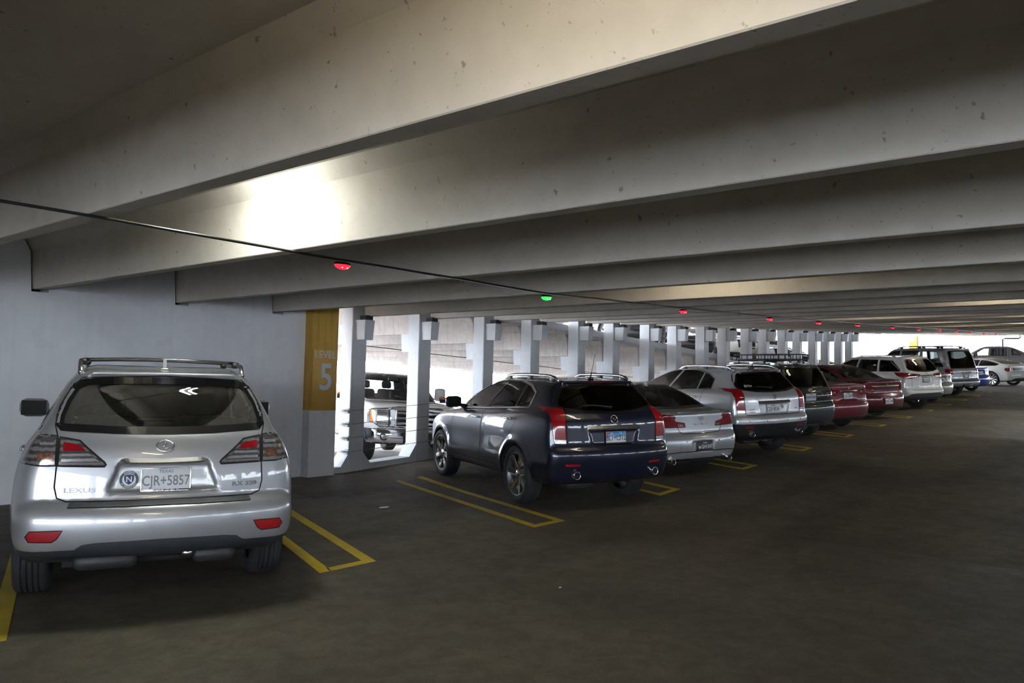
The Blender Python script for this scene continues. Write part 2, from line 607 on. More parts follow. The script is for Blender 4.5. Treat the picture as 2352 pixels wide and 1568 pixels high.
# columns with corbels, curb between them
for i, x in enumerate(COLX):
    z0, z1 = fz(x) - 0.1, cz(x) + 0.72
    c = MB()
    c.prism([(x - 0.30, Y_COL + 0.012), (x - 0.288, Y_COL), (x + 0.008, Y_COL), (x + 0.02, Y_COL + 0.012), (x + 0.02, Y_BACK - 0.012), (x + 0.008, Y_BACK), (x - 0.288, Y_BACK), (x - 0.30, Y_BACK - 0.012)], z0, z1, 'z')
    co = c.build('column', C_COLUMN)
    FIRST_COL = co if i == 0 else FIRST_COL
    tag(co, 'pale painted concrete column of the long colonnade', kind='structure', group='columns of the colonnade')
    zt, zb = cz(x) - 0.075, cz(x) - 0.413
    cb = MB()
    ax, bx = x - 0.255, x - 0.045
    cb.add([(ax, 10.285, zt), (bx, 10.285, zt), (bx, Y_COL, zt), (ax, Y_COL, zt), (ax + 0.012, 10.31, zb), (bx - 0.012, 10.31, zb), (bx - 0.012, Y_COL, zb), (ax + 0.012, Y_COL, zb)],
           [(0, 1, 2, 3), (7, 6, 5, 4), (0, 4, 5, 1), (1, 5, 6, 2), (2, 6, 7, 3), (3, 7, 4, 0)])
    cb.build('corbel', C_COLUMN, co)
    MB().box((ax + 0.03, 10.30, zt), (bx - 0.03, 10.46, cz(x) + 0.002)).build('bearing_pad', M_PAD, co)
    if x < 30:
        zo = oz(x)
        cb = MB()
        cb.add([(ax, 11.10, zo), (bx, 11.10, zo), (bx, Y_BACK, zo), (ax, Y_BACK, zo), (ax, 11.07, zo - 0.34), (bx, 11.07, zo - 0.34), (bx, Y_BACK, zo - 0.34), (ax, Y_BACK, zo - 0.34)],
               [(3, 2, 1, 0), (4, 5, 6, 7), (1, 5, 4, 0), (2, 6, 5, 1), (3, 7, 6, 2), (0, 4, 7, 3)])
        cb.build('corbel', C_COLUMN, co)
    f0 = fz(x)
    for a, b in ((x - 0.30, x - 0.47), (x + 0.02, x + 0.19)):
        h = MB().prism([(a, f0 + 0.30), (b, fz(b) + 0.09), (b, fz(b) - 0.1), (a, f0 - 0.1)] if a > b else [(a, f0 - 0.1), (b, fz(b) - 0.1), (b, fz(b) + 0.09), (a, f0 + 0.30)], Y_COL + 0.003, Y_BACK - 0.002, 'y')
        h.build('haunch', C_COLUMN, co)
curb = slab([8.16, XF, COLX[-1] + 0.3], lambda x: fz(x) + 0.10, Y_COL + 0.006, Y_BACK - 0.004, 0.25).build('trim_1', C_COLUMN)
tag(curb, 'low painted concrete curb between the columns', kind='structure')

# yellow hairpin stall lines
ANG = math.radians(69.1)
DIR = Vector((math.cos(ANG), math.sin(ANG), 0))


def stripe(mb, pts):
    n = len(pts)
    vs = []
    for dz in (0.003, 0.0005):
        vs += [(x, y, fz(x) + dz) for x, y in pts]
    mb.add(vs, [tuple(range(n))] + [(i, i + n, (i + 1) % n + n, (i + 1) % n) for i in range(n)])


for i in range(-1, 13):
    xr = 4.6347 + 2.8627 * i
    if i >= 8:
        xr += 0.05 * (i - 8)
    y0 = 5.288
    wd, lw = 0.60, 0.115
    for a, b in ((0, lw), (wd - lw, wd)):
        mb = MB()
        Ln = 4.2
        q = []
        for off, t in ((a, 0), (b, 0), (b, Ln), (a, Ln)):
            q.append((xr - off + DIR.x * t, y0 + DIR.y * t))
        xs0 = q[0][0]
        # split where the ramp starts
        k = 8
        rows = []
        for j in range(k + 1):
            t = Ln * j / k
            rows.append(((xr - a + DIR.x * t, y0 + DIR.y * t), (xr - b + DIR.x * t, y0 + DIR.y * t)))
        for j in range(k):
            (p0, p1), (p3, p2) = rows[j], rows[j + 1]
            stripe(mb, [p0, p3, p2, p1])
        mb.build('stall_line', C_STRIPE, floor)
    mb = MB()
    stripe(mb, [(xr - lw * 0.9, y0 - 0.0), (xr - lw * 0.9 + DIR.x * 0.10, y0 + 0.10), (xr - wd + lw * 0.9 + DIR.x * 0.10, y0 + 0.10), (xr - wd + lw * 0.9, y0)])
    mb.build('stall_line', C_STRIPE, floor)

# ------------------------------------------------------------------ the ramp beyond the columns
up = slab([6.2, 42.5], lambda x: oz(x) + 0.76, 10.95, 22.0, 0.23).build('floor_upper_ramp', C_DECK)
tag(up, 'concrete ramp of the next level seen between columns', kind='structure')
for k in range(3, 25):
    x = stem_x(k) - 0.15
    if x > 41:
        break
    rib(x, 10.97, 22.0, oz(x), h=0.53).build('beam', C_DECK, up)
slab([6.2, 42.0], lambda x: oz(x) + 0.745, 10.93, 11.13, 0.145).build('edge_curb', C_COLUMN, up)
lo = slab([-8, 8.0, 46.0], lz, 10.9, 26.5, 0.3).build('floor_lower_ramp', C_DECK)
tag(lo, 'lower concrete ramp beyond the columns', kind='structure')
fd = slab([43.0, 82.0], fz, 10.9, 26.0, 0.3).build('floor_far', C_DECK)
tag(fd, 'open concrete deck at the far end', kind='structure')
rf = slab([6.2, 44.0], lambda x: oz(x) + 3.75, 10.95, 22.0, 0.30).build('roof', C_DECK)  # out of view, added to block skylight on the columns and upper cars
tag(rf, 'unseen deck of the level above the opposite ramp, put in as shade', kind='structure')
gr = MB().add([(-300, -300, -14), (300, -300, -14), (300, 300, -14), (-300, 300, -14)], [(0, 1, 2, 3)]).build('ground', mat('street_ground', (0.55, 0.54, 0.52), rough=0.9, var=0.2, vscale=0.05))
tag(gr, 'pale street ground far below the deck', kind='structure')

# unseen outer walls and columns, openings shaped to set the daylight
par = slab([-8, XF, 78], lambda x: fz(x) + 2.15, -17.25, -17.0, 2.4).build('wall_right', C_WALL)  # height and setback shaped to keep daylight off the aisle floor
tag(par, 'unseen concrete wall raised against daylight, with a high open strip', kind='structure')
bk = MB().box((-8.2, -17.25, -0.2), (-8.0, 1.5, 0.45)).box((-8.2, 1.5, -0.2), (-8.0, 10.9, 3.3)).build('wall_back', C_WALL)  # unseen full-height part added to keep daylight off the left wall
tag(bk, 'concrete parapet behind the camera with a solid part added against daylight', kind='structure')
for x in np.arange(-8, 76, 4.0):
    c = MB().box((x, -17.2, fz(x) - 0.1), (x + 0.8, -16.8, cz(x) + 0.7)).build('column', C_COLUMN)
    tag(c, 'concrete column of the open facade', kind='structure')
for y in np.arange(-13.0, 1.0, 7.0):
    c = MB().box((-8.2, y, -0.1), (-7.8, y + 0.5, 3.3)).build('column', C_COLUMN)
    tag(c, 'concrete column of the open end', kind='structure')

# ------------------------------------------------------------------ lamps between the ribs
M_TUBE = mat('lamp_tube', (1, 1, 1), rough=0.4, emit=LAMP_STRENGTH * (1.9), ecol=(0.95, 1.0, 0.92), var=0.01)
M_TUBEW = mat('warm_lamp_tube', (1, 1, 1), rough=0.4, emit=LAMP_STRENGTH * 0.22, ecol=(1.0, 0.90, 0.66), var=0.01)
M_TUBES = mat('strong_warm_lamp_tube', (1, 1, 1), rough=0.4, emit=LAMP_STRENGTH * 0.5, ecol=(1.0, 0.90, 0.66), var=0.01)
M_HOUSING = mat('lamp_housing', (0.6, 0.6, 0.6), rough=0.5, var=0.05)


def lamp(x, y, m, label, hl=0.60, group='ceiling lamps between the ribs'):
    z = cz(x) + FL - 0.085
    r = empty('ceiling_lamp', (x, y, z))
    tag(r, label, 'lamp', group)
    MB().rbox((0, 0, 0.045), (0.16, 2 * hl + 0.08, 0.07), 0.02).build('lamp_housing', M_HOUSING, r)
    for dx in (-0.04, 0.04):
        MB().tube([(dx, -hl, -0.005), (dx, hl, -0.005)], 0.016, 8).build('lamp_tube', m, r)
    for yy in (-hl - 0.02, hl + 0.02):
        MB().rbox((0, yy, 0.0), (0.14, 0.03, 0.05), 0.008).build('lamp_socket', M_HOUSING, r)


for (x, y, w, where) in LAMPS:
    lamp(x, y, (M_TUBE, M_TUBEW, M_TUBES)[w], 'twin tube ceiling lamp hidden between ribs ' + where, 0.32 if w == 0 and x < 3 else 0.60)


# ------------------------------------------------------------------ car body machinery
def chaikin(pts, it=2, closed=True):
    P = np.array(pts, float)
    for _ in range(it):
        if closed:
            Q = np.roll(P, -1, 0)
            P = np.stack([0.75 * P + 0.25 * Q, 0.25 * P + 0.75 * Q], 1).reshape(-1, 2)
        else:
            A, B = P[:-1], P[1:]
            R = np.stack([0.75 * A + 0.25 * B, 0.25 * A + 0.75 * B], 1).reshape(-1, 2)
            P = np.vstack([P[:1], R, P[-1:]])
    return P


def poly_field(poly, U, V):
    """signed distance to a closed polygon, negative inside; U, V same shape"""
    P = np.asarray(poly, float)
    d = np.full(U.shape, 1e9)
    ins = np.zeros(U.shape, bool)
    n = len(P)
    for i in range(n):
        a, b = P[i], P[(i + 1) % n]
        e = b - a
        L = e @ e
        if L < 1e-12:
            continue
        t = np.clip(((U - a[0]) * e[0] + (V - a[1]) * e[1]) / L, 0, 1)
        d = np.minimum(d, (U - a[0] - t * e[0]) ** 2 + (V - a[1] - t * e[1]) ** 2)
        c = (a[1] > V) != (b[1] > V)
        if a[1] != b[1]:
            ins ^= c & (U < (b[0] - a[0]) * (V - a[1]) / (b[1] - a[1]) + a[0])
    d = np.sqrt(d)
    return np.where(ins, -d, d)


def in_poly(poly, U, V):
    P = np.asarray(poly, float)
    ins = np.zeros(U.shape, bool)
    n = len(P)
    for i in range(n):
        a, b = P[i], P[(i + 1) % n]
        if a[1] == b[1]:
            continue
        c = (a[1] > V) != (b[1] > V)
        ins ^= c & (U < (b[0] - a[0]) * (V - a[1]) / (b[1] - a[1]) + a[0])
    return ins


def smax(a, b, k):
    h = np.maximum(k - np.abs(a - b), 0) / k
    return np.maximum(a, b) + h * h * k * 0.25


def smin(a, b, k):
    return -smax(-a, -b, k)


def ip(pts, x):
    p = np.array(pts, float)
    # smooth monotone-ish interpolation: linear on a refined chaikin curve
    q = chaikin(p, 2, closed=False)
    return np.interp(x, q[:, 0], q[:, 1])


def car_field(sp):
    h = sp['vox']
    x0, x1 = sp['x0'] - 0.08, sp['x1'] + 0.08
    z0, z1 = 0.08, sp['ztop'] + 0.08
    hw = sp['hw']
    nx, nz, ny = int((x1 - x0) / h) + 2, int((z1 - z0) / h) + 2, int((hw + 0.08) / h) + 2
    X = x0 + h * np.arange(nx)
    Y = h * np.arange(ny)
    Z = z0 + h * np.arange(nz)
    # side silhouettes on an extended x range, then looked up with the plan-view bow
    ext = 0.6
    NX = int((x1 - x0 + 2 * ext) / h) + 2
    XX = x0 - ext + h * np.arange(NX)
    U, V = np.meshgrid(XX, Z, indexing='ij')

    def lookup(D, xe):
        t = np.clip((xe - XX[0]) / h, 0, NX - 1.001)
        i = t.astype(int)
        w = (t - i)[:, :, None]
        return D[i] * (1 - w) + D[i + 1] * w
    yy = np.minimum(Y / hw, 1.15)[None, :]
    xs = X[:, None]

    def warp(bowr, bowf, pr=2.3):
        mid0, mid1 = sp['mid']
        sr = np.clip((mid0 - xs) / (mid0 - sp['x0']), 0, 1)
        sf = np.clip((xs - mid1) / (sp['x1'] - mid1), 0, 1)
        return xs - bowr * sr * yy ** pr + bowf * sf * yy ** pr
    lo = lookup(poly_field(chaikin(sp['lower'], 2), U, V), warp(sp['bowr'], sp['bowf']))
    Ya = Y[None, :, None]
    W = ip(sp['plan'], X)[:, None, None] - ip(sp['sec'], Z)[None, None, :]
    Rw = sp['well']
    for cx in (0.0, sp['wb']):
        r = np.sqrt((X[:, None] - cx) ** 2 + (Z[None, :] - sp['R']) ** 2)
        W = W + (sp.get('flare', 0.012) * np.exp(-((r - Rw - 0.03) / 0.05) ** 2))[:, None, :]
    d = smax(lo, Ya - W, sp.get('klo', 0.10))
    if 'green' in sp:
        gh = lookup(poly_field(chaikin(sp['green'], 2), U, V), warp(sp.get('gbowr', sp['bowr']), sp.get('gbowf', sp['bowf'])))
        Wg = ip(sp['gsec'], Z)[None, None, :] - ip(sp['gplan'], X)[:, None, None]
        dg = smax(gh, (Ya - Wg) * 0.93, sp.get('kgh', 0.10))
        d = smin(d, dg, sp.get('kbl', 0.04))
    for poly, w, k, kb in sp.get('adds', []):
        da = smax(lookup(poly_field(chaikin(poly, 1), U, V), warp(sp['bowr'], sp['bowf'])), Ya - w + 0 * W, k)
        d = smin(d, da, kb)
    for poly, xa, sl, za in sp.get('recess', []):      # rear pocket: (y,z) outline, floor plane x = xa + sl*(z-za)
        Uy, Vz = np.meshgrid(Y, Z, indexing='ij')
        full = [p for p in poly] + [(-p[0], p[1]) for p in reversed(poly)]
        D = poly_field(full, Uy, Vz)[None]
        d = smax(d, -np.maximum(D, X[:, None, None] - (xa + sl * (Z[None, None, :] - za))), 0.018)
    for a, b, w, zb in sp.get('bed', []):               # open cargo bed
        q = np.maximum(np.maximum(a - X[:, None, None], X[:, None, None] - b), np.maximum(Ya - w, zb - Z[None, None, :]))
        d = smax(d, -q, 0.03)
    yin = hw - 0.30
    for cx in (0.0, sp['wb']):
        r = np.sqrt((X[:, None] - cx) ** 2 + (Z[None, :] - sp['R'] * 0.98) ** 2)[:, None, :]
        d = smax(d, -np.maximum(r - Rw, yin - Ya), 0.02)
    F = np.concatenate([d[:, :0:-1], d], 1)
    return F, np.array([X[0], -Y[-1], Z[0]]), h


def surface_nets(F, org, h):
    nx, ny, nz = F.shape
    S = F < 0
    corners = [(i, j, k) for i in (0, 1) for j in (0, 1) for k in (0, 1)]
    cnt = np.zeros((nx - 1, ny - 1, nz - 1), np.int8)
    for i, j, k in corners:
        cnt += S[i:nx - 1 + i, j:ny - 1 + j, k:nz - 1 + k]
    act = (cnt > 0) & (cnt < 8)
    idx = -np.ones(act.shape, np.int64)
    C = np.argwhere(act)
    idx[act] = np.arange(len(C))
    pos = np.zeros((len(C), 3))
    num = np.zeros(len(C))
    for a in corners:
        for ax in range(3):
            if a[ax]:
                continue
            b = list(a)
            b[ax] = 1
            fa = F[C[:, 0] + a[0], C[:, 1] + a[1], C[:, 2] + a[2]]
            fb = F[C[:, 0] + b[0], C[:, 1] + b[1], C[:, 2] + b[2]]
            m = (fa < 0) != (fb < 0)
            t = np.where(m, fa / np.where(m, fa - fb, 1), 0)
            p = np.tile(np.array(a, float), (len(C), 1))
            p[:, ax] += t
            pos += p * m[:, None]
            num += m
    P = (C + pos / num[:, None])
    quads = []
    for ax in range(3):
        a1, a2 = [(1, 2), (2, 0), (0, 1)][ax]
        sl0 = [slice(None)] * 3
        sl1 = [slice(None)] * 3
        sl0[ax] = slice(0, F.shape[ax] - 1)
        sl1[ax] = slice(1, F.shape[ax])
        s0, s1 = S[tuple(sl0)], S[tuple(sl1)]
        E = np.argwhere(s0 != s1)
        E = E[(E[:, a1] > 0) & (E[:, a2] > 0) & (E[:, a1] < F.shape[a1] - 1) & (E[:, a2] < F.shape[a2] - 1)]
        flip = s0[E[:, 0], E[:, 1], E[:, 2]]
        q = []
        for d1, d2 in ((-1, -1), (0, -1), (0, 0), (-1, 0)):
            e = E.copy()
            e[:, a1] += d1
            e[:, a2] += d2
            q.append(idx[e[:, 0], e[:, 1], e[:, 2]])
        q = np.stack(q, 1)
        q[~flip] = q[~flip][:, ::-1]
        quads.append(q)
    Q = np.vstack(quads)
    G = np.stack(np.gradient(F, h), -1)

    def sample(A, p):
        p = np.clip(p, 0, np.array(F.shape) - 1.001)
        i = p.astype(int)
        w = p - i
        o = 0
        for a in corners:
            wt = np.prod([w[:, k] if a[k] else 1 - w[:, k] for k in range(3)], 0)
            v = A[i[:, 0] + a[0], i[:, 1] + a[1], i[:, 2] + a[2]]
            o = o + (wt[:, None] * v if v.ndim == 2 else wt * v)
        return o
    for _ in range(3):
        g = sample(G, P)
        f = sample(F, P)
        st = (f / np.maximum((g * g).sum(1), 0.2))[:, None] * g / h
        P = P - np.clip(st, -0.4, 0.4)
    N = sample(G, P)
    N /= np.linalg.norm(N, axis=1)[:, None] + 1e-9
    V = org + P * h
    d1 = np.linalg.norm(V[Q[:, 0]] - V[Q[:, 2]], axis=1)
    d2 = np.linalg.norm(V[Q[:, 1]] - V[Q[:, 3]], axis=1)
    m = d1 <= d2
    T = np.vstack([Q[m][:, [0, 1, 2]], Q[m][:, [0, 2, 3]], Q[~m][:, [0, 1, 3]], Q[~m][:, [1, 2, 3]]])
    return V, N, T


class Skin:
    """triangle skin that can be cut along outlines drawn in a side, rear, front or top view"""
    AX = {'rear': (1, 2), 'front': (1, 2), 'side': (0, 2), 'top': (0, 1)}

    def __init__(s, V, N, T, h):
        s.V, s.N, s.T, s.h = V, N, T, h
        s.lab = np.zeros(len(T), int)
        s.names = [('body_shell', 'paint', {})]
        s.top = None
        s.C = V[T].mean(1)
        s.NF = N[T].mean(1)

    def facing(s, n, view, sgn=1, nmin=0.2):
        if view == 'rear':
            return n[:, 0] < -nmin
        if view == 'front':
            return n[:, 0] > nmin
        if view == 'side':
            return n[:, 1] * sgn > nmin
        return n[:, 2] > nmin

    def cut(s, view, poly, sgn=1, nmin=0.2, only=None, lim=None):
        a, b = s.AX[view]
        P = np.asarray(poly, float)
        h = s.h
        lo, hi = P.min(0) - 2 * h, P.max(0) + 2 * h

        def inside(c, n):
            m = (c[:, a] > lo[0]) & (c[:, a] < hi[0]) & (c[:, b] > lo[1]) & (c[:, b] < hi[1])
            m &= s.facing(n, view, sgn, nmin)
            if view == 'side':
                m &= c[:, 1] * sgn > 0.42
            if lim is not None:
                m &= (c[:, lim[0]] > lim[1]) & (c[:, lim[0]] < lim[2])
            return m
        reg = inside(s.C, s.NF)
        ids = np.nonzero(reg)[0]
        if not len(ids):
            return np.zeros(len(s.T), bool)
        u, inv = np.unique(s.T[ids], return_inverse=True)
        T = inv.reshape(-1, 3)
        L = s.lab[ids]
        VV, NN = s.V[u].copy(), s.N[u].copy()
        for e in range(len(P)):
            A, B = P[e], P[(e + 1) % len(P)]
            d = B - A
            ln = np.hypot(*d)
            if ln < 1e-6:
                continue
            d = d / ln
            nrm = np.array([-d[1], d[0]])
            pv = VV[:, [a, b]]
            sd = (pv - A) @ nrm
            al = (pv - A) @ d
            mv = (np.abs(sd) < 0.15 * h) & (al > -0.3 * h) & (al < ln + 0.3 * h)
            VV[mv, a] -= sd[mv] * nrm[0]
            VV[mv, b] -= sd[mv] * nrm[1]
            sd[mv] = 0
            sg = np.sign(sd[T])
            sg[np.abs(sd[T]) < 1e-7] = 0
            cr = (sg.max(1) > 0) & (sg.min(1) < 0)
            ta = al[T]
            cr &= (ta.max(1) > -0.5 * h) & (ta.min(1) < ln + 0.5 * h)
            ci = np.nonzero(cr)[0]
            if not len(ci):
                continue
            edge, newV, newN = {}, [], []
            base = len(VV)

            def mid(i, j):
                k = (i, j) if i < j else (j, i)
                if k in edge:
                    return edge[k]
                t = sd[i] / (sd[i] - sd[j])
                newV.append(VV[i] * (1 - t) + VV[j] * t)
                newN.append(NN[i] * (1 - t) + NN[j] * t)
                edge[k] = base + len(newV) - 1
                return edge[k]
            out, ol = [], []
            for q in ci:
                t3, g3 = T[q].tolist(), sg[q].tolist()
                if 0 in g3:
                    i = g3.index(0)
                    u0, v0, w0 = t3[i], t3[(i + 1) % 3], t3[(i + 2) % 3]
                    m = mid(v0, w0)
                    out += [(u0, v0, m), (u0, m, w0)]
                    ol += [L[q]] * 2
                else:
                    i = g3.index(-1 if g3.count(-1) == 1 else 1)
                    u0, v0, w0 = t3[i], t3[(i + 1) % 3], t3[(i + 2) % 3]
                    m1, m2 = mid(u0, v0), mid(u0, w0)
                    out += [(u0, m1, m2), (m1, v0, w0), (m1, w0, m2)]
                    ol += [L[q]] * 3
            T = np.vstack([T[~cr], np.array(out)])
            L = np.concatenate([L[~cr], np.array(ol)])
            VV = np.vstack([VV, np.array(newV)])
            NN = np.vstack([NN, np.array(newN)])
        NN /= np.linalg.norm(NN, axis=1)[:, None] + 1e-9
        k = len(u)
        nv = len(s.V)
        s.V[u], s.N[u] = VV[:k], NN[:k]
        s.V = np.vstack([s.V, VV[k:]])
        s.N = np.vstack([s.N, NN[k:]])
        gi = np.concatenate([u, nv + np.arange(len(VV) - k)])
        c, n = VV[T].mean(1), NN[T].mean(1)
        keep = ~reg
        kc = int(keep.sum())
        s.T = np.vstack([s.T[keep], gi[T]])
        s.lab = np.concatenate([s.lab[keep], L])
        s.C = np.vstack([s.C[keep], c])
        s.NF = np.vstack([s.NF[keep], n])
        m = np.zeros(len(s.T), bool)
        m[kc:] = in_poly(P, c[:, a], c[:, b])
        return m

    def panel(s, name, m, view, poly, sgn=1, nmin=0.2, only=None, lim=None, join=None, **kw):
        mask = s.cut(view, poly, sgn, nmin, only, lim)
        if only is not None:
            ok = [i for i, n in enumerate(s.names) if n[0] in only]
            mask &= np.isin(s.lab, ok)
        if join is None:
            s.names.append((name, m, dict(kw, view=view, poly=poly, sgn=sgn)))
            i = len(s.names) - 1
        else:
            i = join
        s.lab[mask] = i
        return i

    def tidy(s):
        """stray islands of a panel go back to the body; real second pieces become parts of their own"""
        for i in range(1, len(s.names)):
            ids = np.nonzero(s.lab == i)[0]
            if not len(ids) or len(ids) > 60000:
                continue
            u, inv = np.unique(s.T[ids], return_inverse=True)
            T = inv.reshape(-1, 3)
            r = np.arange(len(u))
            while True:
                m = r[T].min(1)
                q = r.copy()
                np.minimum.at(q, T.ravel(), np.repeat(m, 3))
                q = q[q]
                if (q == r).all():
                    break
                r = q
            comp = r[T[:, 0]]
            k, cnt = np.unique(comp, return_counts=True)
            if len(k) < 2:
                continue
            big = cnt.max()
            for a, n in zip(k, cnt):
                if n == big:
                    big = 1 << 30
                    continue
                sel = ids[comp == a]
                if n < max(12, 0.12 * cnt.max()):
                    s.lab[sel] = 0 if i > 1 else 1
                else:
                    nm, m_, kw = s.names[i]
                    s.names.append((nm, m_, {'off': kw.get('off', 0.0), 'view': kw.get('view'), 'poly': None, 'sgn': 1}))
                    s.lab[sel] = len(s.names) - 1

    def bvh(s):
        if s.top is None:
            s.top = BVHTree.FromPolygons(s.V.tolist(), s.T.tolist())
        return s.top

    def hit(s, view, u, v, sgn=1):
        if view == 'rear':
            o, d = Vector((-6, u, v)), Vector((1, 0, 0))
        elif view == 'front':
            o, d = Vector((9, u, v)), Vector((-1, 0, 0))
        elif view == 'side':
            o, d = Vector((u, 6 * sgn, v)), Vector((0, -sgn, 0))
        else:
            o, d = Vector((u, v, 6)), Vector((0, 0, -1))
        p, n, i, _ = s.bvh().ray_cast(o, d)
        if p is None:
            return None
        n = Vector(s.N[s.T[i]].mean(0)).normalized()
        return p, n

    def submesh(s, i, off=0.0, name='part', mask=None, flip=False):
        T = s.T[s.lab == i if mask is None else mask]
        if not len(T):
            return None
        u, inv = np.unique(T, return_inverse=True)
        V = s.V[u] + s.N[u] * off
        N = s.N[u]
        F = inv.reshape(-1, 3)
        if flip:
            F = F[:, ::-1]
            N = -N
        me = bpy.data.meshes.new(name)
        me.vertices.add(len(V))
        me.vertices.foreach_set('co', V.ravel())
        me.loops.add(F.size)
        me.loops.foreach_set('vertex_index', F.ravel().astype(np.int32))
        me.polygons.add(len(F))
        me.polygons.foreach_set('loop_start', np.arange(0, F.size, 3, dtype=np.int32))
        me.polygons.foreach_set('use_smooth', np.ones(len(F), bool))
        me.update(calc_edges=True)
        me.normals_split_custom_set_from_vertices([tuple(n) for n in N])
        return me

    def ribbon(s, view, pts, w, off=0.002, closed=False, sgn=1, step=0.03):
        P = np.asarray(pts, float)
        if closed:
            P = np.vstack([P, P[:1]])
        S = []
        for i in range(len(P) - 1):
            n = max(1, int(np.hypot(*(P[i + 1] - P[i])) / step))
            for k in range(n):
                S.append(P[i] + (P[i + 1] - P[i]) * k / n)
        S.append(P[-1])
        S = np.array(S)
        mb = MB()
        prev = None
        for i in range(len(S)):
            if closed:
                d = S[(i + 1) % (len(S) - 1)] - S[(i - 1) % (len(S) - 1)]
            else:
                d = S[min(i + 1, len(S) - 1)] - S[max(i - 1, 0)]
            d = d / (np.hypot(*d) + 1e-9)
            nr = np.array([-d[1], d[0]]) * w / 2
            h1, h2 = s.hit(view, *(S[i] + nr), sgn=sgn), s.hit(view, *(S[i] - nr), sgn=sgn)
            cur = None
            if h1 and h2 and (h1[0] - h2[0]).length < w * 4 + 0.01:
                cur = (h1[0] + h1[1] * off, h2[0] + h2[1] * off)
            if prev and cur and (prev[0] - cur[0]).length < 0.15:
                mb.add([prev[0], prev[1], cur[1], cur[0]], [(0, 1, 2, 3)], True)
            prev = cur
        return mb if mb.f else None


def orient(p, n, up=(0, 0, 1)):
    """matrix whose local Z is the surface normal n, local Y as close to up as possible"""
    z = Vector(n).normalized()
    y = Vector(up)
    y = (y - z * y.dot(z)).normalized()
    x = y.cross(z)
    return Matrix(((x.x, y.x, z.x, p[0]), (x.y, y.y, z.y, p[1]), (x.z, y.z, z.z, p[2]), (0, 0, 0, 1)))


def both(p):
    return list(p) + [(-y, z) for y, z in reversed(p)]


WHEELS = {}


def wheel_meshes(R, w, rr, style, n):
    key = (R, w, rr, style, n)
    if key in WHEELS:
        return WHEELS[key]
    hw = w / 2
    tw = hw * 0.82
    prof = [(rr, -hw * 0.86), (rr + 0.01, -hw * 0.97), ((R + rr) / 2, -hw), (R - 0.03, -hw * 0.96), (R - 0.008, -tw)]
    for g in (-0.55, -0.18, 0.18, 0.55):
        c = g * tw
        prof += [(R, c - 0.011), (R, c - 0.006), (R - 0.009, c - 0.005), (R - 0.009, c + 0.005), (R, c + 0.006), (R, c + 0.011)]
    prof += [(R - 0.008, tw), (R - 0.03, hw * 0.96), ((R + rr) / 2, hw), (rr + 0.01, hw * 0.97), (rr, hw * 0.86)]
    tyre = MB().lathe(prof, 44).mesh('tyre')
    rim = MB()
    rim.lathe([(rr * 0.99, -hw * 0.8), (rr * 0.90, -hw * 0.5), (rr * 0.88, hw * 0.55), (rr * 0.955, hw * 0.80), (rr * 1.005, hw * 0.92), (rr * 1.012, hw * 0.80)], 44)
    rim.lathe([(0.0, hw * 0.1), (rr * 0.62, hw * 0.12), (rr * 0.64, hw * 0.05)], 24)
    rim_me = rim.mesh('rim')
    hub = MB().lathe([(0.0, hw * 0.72), (rr * 0.15, hw * 0.70), (rr * 0.20, hw * 0.60), (rr * 0.24, hw * 0.30), (rr * 0.24, 0)], 20).mesh('hub_cap')
    wi, wo = {'wide': (0.28, 0.34), 'slim': (0.16, 0.14), 'five': (0.34, 0.26)}[style]
    a, b = rr * 0.16, rr * 0.94
    sp = MB()
    yo, yi = hw * 0.78, hw * 0.62
    sec = []
    for r, ww, yy in ((a, wi * rr * 0.5, yi), (rr * 0.55, (wi + wo) * 0.25 * rr, yi + 0.3 * (yo - yi)), (b, wo * rr * 0.5, yo)):
        sec.append([(-ww, yy - 0.012, r), (-ww * 0.7, yy, r), (ww * 0.7, yy, r), (ww, yy - 0.012, r), (ww * 0.6, yy - 0.045, r), (-ww * 0.6, yy - 0.045, r)])
    vs = [p for g in sec for p in g]
    fs = []
    for i in range(2):
        for j in range(6):
            k = (j + 1) % 6
            fs.append((i * 6 + j, i * 6 + k, (i + 1) * 6 + k, (i + 1) * 6 + j))
    fs += [(5, 4, 3, 2, 1, 0), (12, 13, 14, 15, 16, 17)]
    sp.add(vs, fs)
    WHEELS[key] = (tyre, rim_me, hub, sp.mesh('spoke'))
    return WHEELS[key]


SKINS = {}


